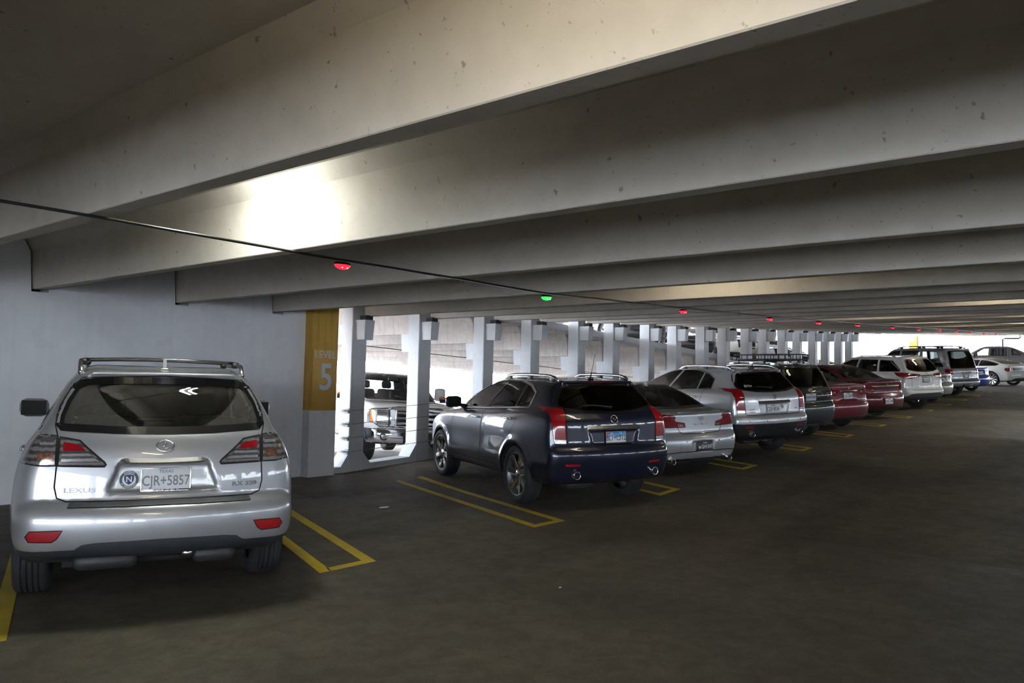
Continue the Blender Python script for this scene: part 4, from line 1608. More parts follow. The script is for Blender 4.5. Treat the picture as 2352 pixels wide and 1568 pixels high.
def dress_crossover(c):
    c.bar([(y, 1.018 + 0.008 * (abs(y) / 0.3) ** 2) for y in np.linspace(0.315, -0.315, 31)], (0.052, 0.034), M_SATIN, 'garnish_bar', -0.004, 0.05, tip=0.09)
    L = [[(0.004, 0.030), (-0.014, -0.016)], [(-0.014, -0.016), (0.040, -0.014)]]
    e = c.ring('rear', 0, 1.112, 0.054, 0.039, 0.0045, extra=L)
    c.plate('rear', -0.013, 0.888, 'CJR+5857', dealer='PARK PLACE', ink=M_PLATEGREY, frame=M_CHROME, out=0.014, frame_w=0.009)
    st = MB().prism([(0.058 * math.cos(t), 0.058 * math.sin(t)) for t in np.linspace(0, 2 * math.pi, 37)[:-1]], 0, 0.001, 'z').build('round_sticker', mat('sticker_green', (0.03, 0.09, 0.085), rough=0.5, var=0.1), c.root)
    st.matrix_local = c.at('rear', 0.212, 0.895, off=0.003)
    ring = MB().prism([(0.041 * math.cos(t), 0.041 * math.sin(t)) for t in np.linspace(0, 2 * math.pi, 33)[:-1]], 0.001, 0.0014, 'z').build('sticker_ring', M_WHITEPRINT, st)
    sh = [(-0.03, 0.026), (-0.014, 0.034), (0.014, 0.034), (0.03, 0.026), (0.029, -0.004), (0.018, -0.022), (0, -0.034), (-0.018, -0.022), (-0.029, -0.004)]
    MB().prism(sh[::-1], 0.0014, 0.0018, 'z').build('sticker_shield', mat('sticker_blue', (0.025, 0.03, 0.12), rough=0.5, var=0.1), st)
    t = link('sticker_lettering', text_mesh('N', 0.052, depth=0.0004, bold=0.001), M_WHITEPRINT, st)
    t.location = (0, 0, 0.0022)
    for word, a0, sg in (('NEWMAN', 90, -1), ('ELEMENTARY', 270, 1)):
        for i, ch in enumerate(word):
            a = RAD(a0 + sg * (i - (len(word) - 1) / 2) * 13)
            t = link('sticker_lettering', text_mesh(ch, 0.0125, depth=0.0003, bold=0.0004), M_WHITEPRINT, st)
            t.location = (0.0495 * math.cos(a), 0.0495 * math.sin(a), 0.0014)
            t.rotation_euler = (0, 0, a + (-math.pi / 2 if sg < 0 else math.pi / 2))
    c.letters('rear', 0.498, 0.836, 'LEXUS', 0.043, M_BADGE, sx=1.55)
    c.letters('rear', -0.520, 0.845, 'RX 350', 0.040, M_BADGE, sx=1.4)
    # roof rails, cross bars, fin
    for sg in (1, -1):
        pts = []
        for t in np.linspace(0, 1, 17):
            x = -0.42 + 1.62 * t
            y = (0.545 + 0.03 * math.sin(t * 3.14)) * sg
            hh = c.skin.hit('top', x, y)
            e = min(1, min(t / 0.12, (1 - t) / 0.10))
            pts.append((x, y, hh[0].z + 0.062 * max(0, e) ** 0.7 + 0.004))
        MB().tube(pts, 0.017, 8).build('roof_rail', M_ALLOY, c.root)
    for x in (0.05, 0.85):
        pts = [(x, y, c.skin.hit('top', x, 0.56)[0].z + 0.075 + 0.02 * math.cos(y * 2.4)) for y in np.linspace(0.55, -0.55, 15)]
        MB().tube(pts, 0.012, 8).build('cross_bar', M_GLOSSBLACK, c.root)
        for sg in (1, -1):
            MB().rbox((x, sg * 0.55, c.skin.hit('top', x, 0.56)[0].z + 0.065), (0.08, 0.06, 0.05), 0.02).build('cross_bar_clamp', M_BLACK, c.root)
    c.fin(-0.30, P_SILVER, 0.075)
    c.mirror(1.72, 1.20, size=(0.12, 0.235, 0.165))
    c.handles([(0.15, 1.02), (1.15, 1.0)])
    # under the rear bumper
    MB().rbox((-0.60, 0.33, 0.32), (0.22, 0.40, 0.12), 0.05).build('muffler', M_DARKSTEEL, c.root)
    MB().rbox((-0.60, -0.36, 0.32), (0.22, 0.30, 0.12), 0.05).build('muffler', M_DARKSTEEL, c.root)
    MB().tube([(-0.45, 0.6, 0.28), (-0.45, -0.6, 0.28)], 0.035).build('rear_crossmember', M_UNDER, c.root)
    MB().lathe([(0.0, 0.02), (0.035, 0.015), (0.045, -0.01), (0.0, -0.02)], 12, Matrix.Translation((-0.72, -0.18, 0.345)) @ Matrix.Rotation(RAD(90), 4, 'Z')).build('tow_cover', M_ALLOY, c.root)


def dress_wedge(c, navy):
    c.bar([(y, 1.040) for y in np.linspace(0.385, -0.385, 25)], (0.062, 0.026), M_SATIN, 'garnish_bar', -0.006, 0.05)
    e = c.ring('rear', 0, 1.137, 0.048, 0.052, 0.007, extra=None)
    sh = MB().prism([(-0.026, 0.022), (0.026, 0.022), (0.026, -0.004), (0, -0.028), (-0.026, -0.004)][::-1], 0.0, 0.006, 'z').build('emblem_shield', M_CHROME, e)
    MB().prism([(-0.024, 0.020), (-0.002, 0.020), (-0.002, 0.0), (-0.024, 0.0)][::-1], 0.006, 0.007, 'z').build('emblem_field', mat('emblem_gold', (0.5, 0.35, 0.12), rough=0.4, metal=0.6, var=0.1), e)
    MB().prism([(0.002, -0.003), (0.024, -0.003), (0.0, -0.024)][::-1], 0.006, 0.007, 'z').build('emblem_field', mat('emblem_red', (0.4, 0.03, 0.05), rough=0.4, var=0.1), e)
    s = c.skin
    for sg in (1, -1):
        dlo = [(2.10, 1.150), (1.72, 1.395), (1.32, 1.55), (0.85, 1.612), (0.40, 1.605), (0.03, 1.545), (-0.185, 1.455), (-0.195, 1.262)]
        rb = s.ribbon('side', dlo, 0.026, 0.010, False, sg)
        if rb:
            rb.build('chrome_window_trim', M_SATIN, c.root)
        rb = s.ribbon('side', [(-0.195, 1.262), (0.20, 1.243), (1.10, 1.195), (2.10, 1.150)], 0.016, 0.008, False, sg)
        if rb:
            rb.build('chrome_window_trim', M_SATIN, c.root)
        rb = s.ribbon('side', [(2.47, 0.86), (2.42, 0.74), (2.36, 0.56)], 0.045, 0.008, False, sg)
        if rb:
            rb.build('fender_vent', M_CHROME, c.root)
    c.rails(-0.50, 1.05, 0.545, 0.575, 0.055, M_SATIN, M_BLACK, 0.021)
    c.mast(-0.38, 0.0, 0.36, 0.35)
    c.mirror(2.02, 1.18, size=(0.13, 0.25, 0.175))
    c.handles([(0.20, 1.10), (1.30, 1.06)], M_CHROME)
    c.exhaust([(0.56, 0.465), (-0.60, 0.465)], 0.05, x=-0.995)
    c.wiper(-0.02, 1.262, 0.36, 1.300)
    MB().rbox((-0.62, 0.35, 0.33), (0.26, 0.42, 0.14), 0.06).build('muffler', M_DARKALLOY, c.root)


def sedan(vox, x0, x1, wb, hw, H, zd, xb, xr0, xr1, xw, zc, R, rr, style, spokes, panels, bh=0.70, lipx=0.02, **kw):
    """three-box car: zd deck height, xb foot of the rear glass, xr0..xr1 flat of the roof, xw foot of the windscreen, zc cowl height"""
    d = dict(
        vox=vox, x0=x0, x1=x1, ztop=H + 0.02, hw=hw, wb=wb, R=R, well=R + 0.04, tw=0.215, rr=rr, style=style, spokes=spokes,
        mid=(0.3, wb * 0.75), bowr=0.20, bowf=0.36, gbowr=0.14, gbowf=0.24, belt=zc - 0.08, cab=(xb - 0.1, xw), klo=0.12, kgh=0.10, kbl=0.05,
        lower=[(x0 + 0.26, 0.22), (x0 + 0.08, 0.27), (x0 + 0.03, 0.36), (x0, 0.50), (x0 + 0.005, 0.60), (x0 + 0.03, bh - 0.03), (x0 + 0.055, bh), (x0 + 0.07, bh + 0.02), (x0 + 0.075, bh + 0.15), (x0 + 0.055 + lipx, zd - 0.02), (x0 + 0.05 + lipx, zd), (x0 + 0.14, zd + 0.012), (xb - 0.1, zd + 0.035), (xb + 0.4, zd + 0.0), (wb * 0.5, zc - 0.04), (xw, zc), (xw + 0.3, zc - 0.02), (x1 - 0.55, zc - 0.13), (x1 - 0.16, zc - 0.24), (x1 - 0.01, zc - 0.40), (x1, 0.42), (x1 - 0.06, 0.25), (x1 - 0.3, 0.19), (wb * 0.5, 0.18)],
        green=[(xb - 0.22, zd - 0.06), (xb, zd + 0.04), (xb + 0.55 * (xr0 - xb), zd + 0.66 * (H - zd)), (xr0 - 0.05, H - 0.045), (xr0 + 0.15, H - 0.008), ((xr0 + xr1) / 2, H + 0.006), (xr1 - 0.15, H - 0.01), (xr1 + 0.08, H - 0.06), ((xr1 + xw) / 2 + 0.1, zc + 0.45 * (H - zc)), (xw + 0.1, zc - 0.02), (xw - 0.1, zc - 0.2), (xb, zd - 0.2)],
        plan=[(x0 - 0.05, hw - 0.11), (x0 + 0.25, hw - 0.05), (x0 + 0.75, hw - 0.008), (0.4, hw), (wb - 0.4, hw), (wb + 0.25, hw - 0.025), (x1 - 0.3, hw - 0.09), (x1 + 0.05, hw - 0.24)],
        sec=[(0.15, 0.09), (0.32, 0.04), (0.52, 0.0), (0.72, 0.0), (0.85, 0.018), (0.98, 0.06), (1.1, 0.12)],
        gsec=[(0.8, hw - 0.07), (0.95, hw - 0.085), (1.03, hw - 0.115), (1.2, hw - 0.21), (H - 0.1, hw - 0.31), (H + 0.05, hw - 0.40)],
        gplan=[(x0, 0.16), (xb, 0.10), (xr0 * 0.5 + xb * 0.5, 0.03), (xr0, 0.0), (xr1, 0.0), (xw, 0.06), (xw + 0.4, 0.12)],
    )
    zb = zd + 0.005
    base = [
        ('rear_window', 'glass', 'rear', both([(0, H - 0.035), (hw * 0.52, H - 0.055), (hw * 0.60, H - 0.12), (hw * 0.72, zd + 0.085), (hw * 0.66, zd + 0.058), (0, zd + 0.052)]), dict(frit=0.035, lim=(0, xb - 0.25, xr0 + 0.3), nmin=0.12)),
        ('windscreen', 'clear', 'front', both([(0, H - 0.04), (hw * 0.52, H - 0.07), (hw * 0.80, zc + 0.07), (hw * 0.7, zc + 0.045), (0, zc + 0.04)]), dict(frit=0.05, lim=(0, xr1 - 0.3, xw + 0.3))),
    ]
    m = (xr0 + xr1) / 2
    zt = H - 0.085
    base += [
        ('front_door', 'paint', 'side', [(m + 0.06, 0.30), (m + 0.04, zc - 0.05), (m - 0.02, zt + 0.05), (xr1 - 0.1, zt + 0.04), (xw - 0.12, zc + 0.03), (xw + 0.02, 0.75), (xw + 0.0, 0.32)], dict(gap=GAP)),
        ('rear_door', 'paint', 'side', [(m + 0.05, 0.30), (m + 0.03, zc - 0.05), (m - 0.03, zt + 0.05), (xr0 - 0.02, zt + 0.02), (xb + 0.42, zd + 0.08), (0.32, 0.78), (0.47, 0.45), (0.55, 0.30)], dict(gap=GAP)),
        ('side_window', 'clear', 'side', [(m + 0.08, zc + 0.0), (m + 0.04, zt), (xr1 - 0.12, zt - 0.01), (xr1 + 0.15, zt - 0.09), (xw - 0.22, zc + 0.01)], dict(frit=0.022)),
        ('side_window', 'clear', 'side', [(m - 0.01, zc + 0.0), (m - 0.05, zt), (xr0 + 0.02, zt - 0.015), (xr0 - 0.22, zt - 0.10), (xb + 0.47, zd + 0.075), (xb + 0.52, zd + 0.04)], dict(frit=0.022)),
        ('head_lamp', M_CLEARLENS, 'front', [(hw * 0.50, zc - 0.28), (hw * 0.80, zc - 0.22), (hw * 0.98, zc - 0.24), (hw * 0.9, zc - 0.42), (hw * 0.52, zc - 0.40)], dict(mirror=True, gap=0.01)),
        ('head_lamp', M_CLEARLENS, 'side', [(x1 - 0.75, zc - 0.19), (x1 - 0.1, zc - 0.27), (x1, zc - 0.42), (x1 - 0.4, zc - 0.38)], dict()),
        ('grille', M_GLOSSBLACK, 'front', both([(0, zc - 0.30), (hw * 0.42, zc - 0.31), (hw * 0.36, 0.46), (0, 0.45)]), dict()),
    ]
    d['panels'] = base + panels
    d['seats'] = [(m + 0.25, 0.36, 0.44), (m + 0.25, -0.36, 0.44), (m - 0.52, 0.36, 0.36), (m - 0.52, -0.36, 0.36)]
    d['floor'] = (xb, xw - 0.05, hw - 0.22, 0.36, zc - 0.12)
    d.update(kw)
    return d


def suv(vox, x0, x1, wb, hw, H, belt, xg, xr0, xr1, xw, zc, R, rr, style, spokes, panels, gate, bh=0.74, sh=0.0, panes=None, bowr=0.16, low=0.24, **kw):
    """two-box car: xg rear glass foot, xr0 rear edge of the roof"""
    d = dict(
        vox=vox, x0=x0, x1=x1, ztop=H + 0.02, hw=hw, wb=wb, R=R, well=R + 0.045, tw=0.235, rr=rr, style=style, spokes=spokes,
        mid=(0.2, wb * 0.78), bowr=bowr, bowf=0.30, gbowr=bowr, gbowf=0.24, belt=belt, cab=(xg, xw), klo=0.11, kgh=0.10, kbl=0.04, flare=0.018,
        lower=[(x0 + 0.30, low + 0.06), (x0 + 0.10, low + 0.12), (x0 + 0.03, 0.46), (x0, 0.58), (x0 + 0.005, bh - 0.06), (x0 + 0.03, bh - 0.01), (x0 + 0.065, bh + 0.02), (x0 + 0.075, bh + 0.06), (x0 + 0.09, belt - 0.12), (xg - 0.01, belt - 0.02), (xg + 0.06, belt + 0.015), (0.4, belt + 0.0), (wb * 0.55, belt - 0.03), (xw, zc), (xw + 0.3, zc - 0.02), (x1 - 0.5, zc - 0.10), (x1 - 0.12, zc - 0.22), (x1, zc - 0.42), (x1, 0.48), (x1 - 0.06, 0.30), (x1 - 0.3, low), (wb * 0.5, low), (0.5, low)],
        green=[(xg - 0.06, belt - 0.15), (xg, belt + 0.02), (xg + 0.52 * (xr0 - xg), belt + 0.55 * (H - belt)), (xr0, H - 0.07), (xr0 - 0.06, H - 0.045), (xr0 + 0.15, H - 0.02), ((xr0 + xr1) / 2, H + 0.005), (xr1 - 0.1, H - 0.012), (xr1 + 0.12, H - 0.07), ((xr1 + xw) / 2 + 0.1, zc + 0.45 * (H - zc)), (xw + 0.08, zc - 0.02), (xw - 0.1, zc - 0.2), (xg, belt - 0.25)],
        plan=[(x0 - 0.05, hw - 0.08), (x0 + 0.3, hw - 0.03), (x0 + 0.8, hw - 0.005), (0.4, hw), (wb - 0.3, hw), (wb + 0.3, hw - 0.02), (x1 - 0.3, hw - 0.08), (x1 + 0.05, hw - 0.22)],
        sec=[(0.15, 0.10), (0.35, 0.045), (0.55, 0.0), (0.85, 0.0), (belt - 0.12, 0.02), (belt, 0.06), (belt + 0.15, 0.12)],
        gsec=[(belt - 0.3, hw - 0.05), (belt - 0.05, hw - 0.075), (belt + 0.05, hw - 0.105), (belt + 0.25, hw - 0.19 + sh), (H - 0.12, hw - 0.27 + sh), (H + 0.05, hw - 0.36 + sh)],
        gplan=[(x0, 0.10), (xg, 0.055), (xr0, 0.02), (0.4, 0.0), (xr1, 0.0), (xw, 0.05), (xw + 0.4, 0.1)],
    )
    m = xr1 - 0.35
    zt = H - 0.115
    zb = belt + 0.035
    if panes is None:
        panes = [[(m + 0.05, zb - 0.03), (m + 0.02, zt), (xr1 - 0.05, zt - 0.01), (xr1 + 0.16, zt - 0.10), (xw - 0.2, zb - 0.05)],
                 [(m - 0.05, zb - 0.03), (m - 0.08, zt), (0.22, zt - 0.005), (0.16, zb)],
                 [(0.06, zb), (0.12, zt - 0.01), (xr0 + 0.30, zt - 0.03), (xg + 0.30, zb + 0.05), (xg + 0.30, zb + 0.01)]]
    base = [(('quarter_window' if i == 2 else 'side_window'), 'clear' if i == 0 else 'glass', 'side', p, dict(frit=0.025)) for i, p in enumerate(panes)]
    base = [
        ('front_door', 'paint', 'side', [(m + 0.02, 0.36), (m, belt - 0.02), (m - 0.03, zt + 0.04), (xr1, zt + 0.03), (xw - 0.12, zc + 0.03), (xw + 0.04, 0.8), (xw + 0.02, 0.38)], dict(gap=GAP)),
        ('rear_door', 'paint', 'side', [(m + 0.01, 0.36), (m - 0.01, belt - 0.02), (m - 0.04, zt + 0.04), (0.14, zt + 0.03), (0.10, belt), (0.34, 0.85), (0.52, 0.5), (0.58, 0.36)], dict(gap=GAP)),
    ] + base + [
        ('windscreen', 'clear', 'front', both([(0, H - 0.05), (hw * 0.56, H - 0.09), (hw * 0.80, zc + 0.07), (hw * 0.7, zc + 0.045), (0, zc + 0.04)]), dict(frit=0.05, lim=(0, xr1 - 0.3, xw + 0.3))),
        ('head_lamp', M_CLEARLENS, 'front', [(hw * 0.52, zc - 0.22), (hw * 0.85, zc - 0.16), (hw * 0.98, zc - 0.2), (hw * 0.9, zc - 0.40), (hw * 0.54, zc - 0.36)], dict(mirror=True, gap=0.01)),
        ('head_lamp', M_CLEARLENS, 'side', [(x1 - 0.60, zc - 0.16), (x1 - 0.1, zc - 0.24), (x1, zc - 0.42), (x1 - 0.35, zc - 0.36)], dict()),
        ('grille', M_GLOSSBLACK, 'front', both([(0, zc - 0.24), (hw * 0.46, zc - 0.25), (hw * 0.40, 0.52), (0, 0.50)]), dict()),
        ('tailgate', 'paint', 'rear', both(gate), dict(gap=0.010)),
    ]
    d['panels'] = base + panels
    d['seats'] = [(m + 0.25, 0.38, 0.60), (m + 0.25, -0.38, 0.60), (m - 0.65, 0.38, 0.64), (m - 0.65, -0.38, 0.64)]
    d['floor'] = (xg + 0.1, xw - 0.05, hw - 0.2, 0.46, zc - 0.12)
    d.update(kw)
    return d


SPECS['sport_sedan'] = sedan(0.024, -1.06, 3.69, 2.85, 0.887, 1.445, 1.01, -0.42, 0.60, 1.30, 2.20, 1.0, 0.335, 0.235, 'five', 5, [
    ('trunk_lid', 'paint', 'rear', both([(0, 0.695), (0.36, 0.70), (0.405, 0.735), (0.43, 0.79), (0.50, 0.86), (0.60, 0.96), (0.62, 1.03), (0, 1.05)]), dict(gap=0.010, nmin=0.1, lim=(0, -1.2, -0.8))),
    ('tail_lamp', M_DARKRED, 'rear', [(0.295, 0.80), (0.31, 0.862), (0.45, 0.885), (0.545, 0.93), (0.61, 1.0), (0.70, 0.998), (0.85, 0.985), (0.95, 0.94), (0.95, 0.83), (0.75, 0.80)], dict(mirror=True, gap=0.012, off=0.003, nmin=0.05)),
    ('tail_lamp', M_DARKRED, 'side', [(-0.95, 0.80), (-0.95, 1.0), (-0.80, 0.985), (-0.62, 0.92), (-0.66, 0.83)], dict(off=0.003)),
    ('reverse_lens', M_CLEARLENS, 'rear', [(0.325, 0.815), (0.335, 0.845), (0.425, 0.855), (0.42, 0.815)], dict(mirror=True, only=['tail_lamp'], off=0.003)),
    ('bumper_insert', M_GLOSSBLACK, 'rear', both([(0, 0.425), (0.4, 0.422), (0.78, 0.395), (0.9, 0.39), (0.9, 0.382), (0.78, 0.384), (0.4, 0.41), (0, 0.413)]), dict()),
], bh=0.69, recess=[([(0, 0.575), (0.215, 0.570), (0.20, 0.415), (0, 0.412)], -1.03, 0.02, 0.5)])

SPECS['boxy_suv'] = suv(0.026, -0.93, 3.60, 2.615, 0.885, 1.665, 1.09, -0.84, -0.58, 1.25, 1.92, 1.05, 0.345, 0.225, 'five', 5, [
    ('rear_window', 'dark', 'rear', both([(0, 1.575), (0.44, 1.565), (0.52, 1.53), (0.60, 1.20), (0.575, 1.155), (0, 1.145)]), dict(off=-0.002, frit=0.03)),
    ('tail_lamp', M_SMOKELENS, 'rear', [(0.47, 1.045), (0.56, 0.865), (0.62, 0.855), (0.92, 0.86), (0.92, 1.045)], dict(mirror=True, gap=0.012, nmin=0.1)),
    ('tail_lamp', M_SMOKELENS, 'side', [(-0.90, 0.86), (-0.90, 1.045), (-0.62, 1.05), (-0.66, 0.90)], dict()),
    ('brake_lens', M_DARKRED, 'rear', [(0.70, 0.87), (0.70, 1.035), (0.92, 1.035), (0.92, 0.87)], dict(mirror=True, only=['tail_lamp'], nmin=0.1)),
    ('bumper_skirt', M_CLAD, 'rear', both([(0, 0.60), (0.9, 0.61), (0.95, 0.2), (0, 0.2)]), dict(nmin=0.05)),
], [(0, 0.80), (0.58, 0.80), (0.62, 0.85), (0.60, 1.05), (0.64, 1.15), (0.62, 1.35), (0.55, 1.56), (0.46, 1.60), (0, 1.61)], bh=0.79, sh=0.05)

SPECS['soft_sedan'] = sedan(0.028, -0.97, 3.53, 2.65, 0.885, 1.475, 1.085, -0.32, 0.62, 1.15, 1.98, 1.02, 0.32, 0.21, 'slim', 9, [
    ('trunk_lid', 'paint', 'rear', both([(0, 0.715), (0.46, 0.72), (0.52, 0.77), (0.53, 0.98), (0.60, 1.08), (0, 1.115)]), dict(gap=0.010, nmin=0.1, lim=(0, -1.2, -0.7))),
    ('tail_lamp', M_REDLENS, 'rear', [(0.40, 0.85), (0.365, 0.97), (0.53, 0.985), (0.92, 1.0), (0.92, 0.845), (0.55, 0.84)], dict(mirror=True, gap=0.012, nmin=0.1)),
    ('tail_lamp', M_REDLENS, 'side', [(-0.95, 0.845), (-0.95, 0.99), (-0.62, 0.985), (-0.66, 0.90)], dict()),
    ('reverse_lens', M_CLEARLENS, 'rear', [(0.435, 0.89), (0.425, 0.935), (0.52, 0.935), (0.52, 0.89)], dict(mirror=True, only=['tail_lamp'])),
], bh=0.68, lipx=0.0, recess=[([(0, 0.93), (0.27, 0.93), (0.31, 0.735), (0, 0.735)], -0.875, 0.02, 0.85)])

SPECS['grand_sedan'] = sedan(0.028, -1.08, 3.90, 2.837, 0.925, 1.50, 1.07, -0.48, 0.55, 1.20, 2.20, 1.05, 0.35, 0.24, 'slim', 10, [
    ('trunk_lid', 'paint', 'rear', both([(0, 0.72), (0.50, 0.73), (0.56, 0.80), (0.58, 0.98), (0.64, 1.06), (0, 1.10)]), dict(gap=0.010, nmin=0.1, lim=(0, -1.3, -0.8))),
    ('tail_lamp', M_DARKRED, 'rear', [(0.55, 0.755), (0.44, 0.80), (0.42, 0.875), (0.60, 0.90), (0.95, 0.93), (0.95, 0.76)], dict(mirror=True, gap=0.012, nmin=0.1)),
    ('tail_lamp', M_DARKRED, 'side', [(-0.98, 0.76), (-0.98, 0.96), (-0.66, 0.97), (-0.72, 0.85)], dict()),
    ('reverse_lens', M_CLEARLENS, 'rear', [(0.46, 0.81), (0.46, 0.845), (0.55, 0.85), (0.55, 0.80)], dict(mirror=True, only=['tail_lamp'])),
    ('bumper_skirt', M_BLACK, 'rear', both([(0, 0.345), (0.6, 0.33), (0.95, 0.30), (0.95, 0.1), (0, 0.1)]), dict(nmin=0.05)),
], bh=0.70, lipx=-0.01, recess=[([(0, 0.60), (0.25, 0.595), (0.23, 0.43), (0, 0.425)], -1.055, 0.02, 0.5)])

SPECS['family_suv'] = suv(0.028, -1.08, 3.775, 2.79, 0.955, 1.70, 1.19, -0.96, -0.62, 1.30, 2.1, 1.12, 0.37, 0.245, 'slim', 8, [
    ('rear_window', 'dark', 'rear', both([(0, 1.60), (0.50, 1.585), (0.575, 1.55), (0.69, 1.33), (0.67, 1.285), (0.40, 1.235), (0, 1.215)]), dict(off=-0.002, frit=0.03)),
    ('tail_lamp', M_DARKRED, 'rear', [(0.30, 1.09), (0.33, 1.135), (0.55, 1.155), (0.75, 1.17), (0.97, 1.20), (0.97, 1.02), (0.70, 1.01), (0.42, 1.05)], dict(mirror=True, gap=0.012, nmin=0.08)),
    ('tail_lamp', M_DARKRED, 'side', [(-1.0, 1.02), (-1.0, 1.185), (-0.72, 1.20), (-0.46, 1.20), (-0.62, 1.09), (-0.82, 1.02)], dict()),
    ('reverse_lens', M_CLEARLENS, 'rear', [(0.36, 1.075), (0.38, 1.12), (0.60, 1.08), (0.90, 1.06), (0.90, 1.03), (0.66, 1.03)], dict(mirror=True, only=['tail_lamp'], nmin=0.08)),
    ('bumper_skirt', M_CLAD, 'rear', both([(0, 0.545), (0.55, 0.545), (0.72, 0.53), (0.85, 0.46), (0.98, 0.44), (0.98, 0.2), (0, 0.2)]), dict(nmin=0.05)),
    ('rear_reflector', M_REFLECTOR, 'rear', [(0.70, 0.46), (0.80, 0.455), (0.80, 0.425), (0.70, 0.43)], dict(mirror=True)),
], [(0, 0.645), (0.60, 0.645), (0.64, 0.69), (0.65, 1.0), (0.70, 1.18), (0.71, 1.32), (0.62, 1.55), (0.54, 1.61), (0, 1.625)], bh=0.66, sh=0.02,
    recess=[([(0, 1.075), (0.27, 1.07), (0.36, 0.83), (0, 0.82)], -0.965, 0.03, 0.95)])

SPECS['compact_sedan'] = sedan(0.034, -1.0, 3.53, 2.60, 0.85, 1.47, 1.04, -0.38, 0.55, 1.10, 1.95, 1.0, 0.31, 0.20, 'slim', 7, [
    ('trunk_lid', 'paint', 'rear', both([(0, 0.72), (0.46, 0.73), (0.50, 0.80), (0.50, 0.92), (0.60, 1.04), (0, 1.07)]), dict(gap=0.012, nmin=0.1, lim=(0, -1.2, -0.75))),
    ('tail_lamp', M_REDLENS, 'rear', [(0.49, 0.76), (0.46, 0.90), (0.62, 0.965), (0.90, 0.96), (0.90, 0.76), (0.70, 0.735)], dict(mirror=True, gap=0.012, nmin=0.1)),
    ('tail_lamp', M_REDLENS, 'side', [(-0.98, 0.75), (-0.98, 0.96), (-0.70, 0.95), (-0.74, 0.82)], dict()),
    ('reverse_lens', M_CLEARLENS, 'rear', [(0.54, 0.79), (0.54, 0.85), (0.66, 0.86), (0.66, 0.79)], dict(mirror=True, only=['tail_lamp'])),
], bh=0.70, recess=[([(0, 0.90), (0.25, 0.90), (0.30, 0.74), (0, 0.735)], -0.90, 0.02, 0.82)])

SPECS['large_suv'] = suv(0.036, -1.20, 4.04, 3.02, 0.985, 1.93, 1.13, -1.07, -0.80, 1.45, 2.2, 1.15, 0.385, 0.24, 'five', 5, [
    ('rear_window', 'dark', 'rear', both([(0, 1.80), (0.60, 1.785), (0.66, 1.74), (0.75, 1.17), (0.72, 1.145), (0, 1.14)]), dict(off=-0.002, frit=0.03)),
    ('tail_lamp', M_REDLENS, 'rear', [(0.72, 0.93), (0.72, 1.10), (0.98, 1.11), (0.98, 0.90)], dict(mirror=True, gap=0.012, nmin=0.1)),
    ('tail_lamp', M_REDLENS, 'side', [(-1.10, 0.90), (-1.10, 1.11), (-0.86, 1.10), (-0.90, 0.93)], dict()),
    ('bumper_step', M_CLAD, 'rear', both([(0, 0.66), (0.95, 0.66), (0.95, 0.635), (0, 0.63)]), dict(nmin=0.05)),
], [(0, 0.68), (0.68, 0.68), (0.71, 0.72), (0.72, 1.12), (0.77, 1.18), (0.70, 1.72), (0.62, 1.81), (0, 1.83)], bh=0.67, sh=0.13, bowr=0.10, low=0.30)

SPECS['fastback'] = sedan(0.034, -1.02, 3.76, 2.72, 0.955, 1.375, 1.035, -0.72, 0.62, 1.05, 2.05, 0.97, 0.355, 0.265, 'slim', 10, [
    ('tail_lamp', M_GLOSSBLACK, 'rear', both([(0, 0.90), (0.5, 0.905), (0.93, 0.905), (0.90, 0.74), (0.5, 0.755), (0, 0.755)]), dict(nmin=0.1, off=0.003)),
    ('brake_lens', M_REDLENS, 'rear', [(0.50, 0.77), (0.50, 0.89), (0.62, 0.895), (0.60, 0.765)], dict(mirror=True, only=['tail_lamp'], off=0.003)),
    ('brake_lens', M_REDLENS, 'rear', [(0.64, 0.765), (0.66, 0.895), (0.92, 0.90), (0.89, 0.755)], dict(mirror=True, only=['tail_lamp'], off=0.003)),
    ('bumper_skirt', M_BLACK, 'rear', both([(0, 0.42), (0.5, 0.41), (0.68, 0.36), (0.80, 0.26), (0.95, 0.24), (0.95, 0.1), (0, 0.1)]), dict(nmin=0.05)),
], bh=0.70, lipx=0.03, flare=0.03, belt=0.95)
for _i, _p in enumerate(SPECS['fastback']['panels']):
    if _p[0] == 'side_window':
        pass
SPECS['fastback']['panels'] = [p for p in SPECS['fastback']['panels'] if p[0] not in ('side_window', 'rear_door')] + [
    ('side_window', 'dark', 'side', [(0.72, 1.00), (0.70, 1.27), (1.0, 1.28), (1.3, 1.22), (1.85, 0.99)], dict(frit=0.02)),
    ('quarter_window', 'dark', 'side', [(0.66, 1.00), (0.64, 1.27), (0.30, 1.235), (0.0, 1.165), (-0.28, 1.075), (-0.16, 1.015)], dict(frit=0.02))]

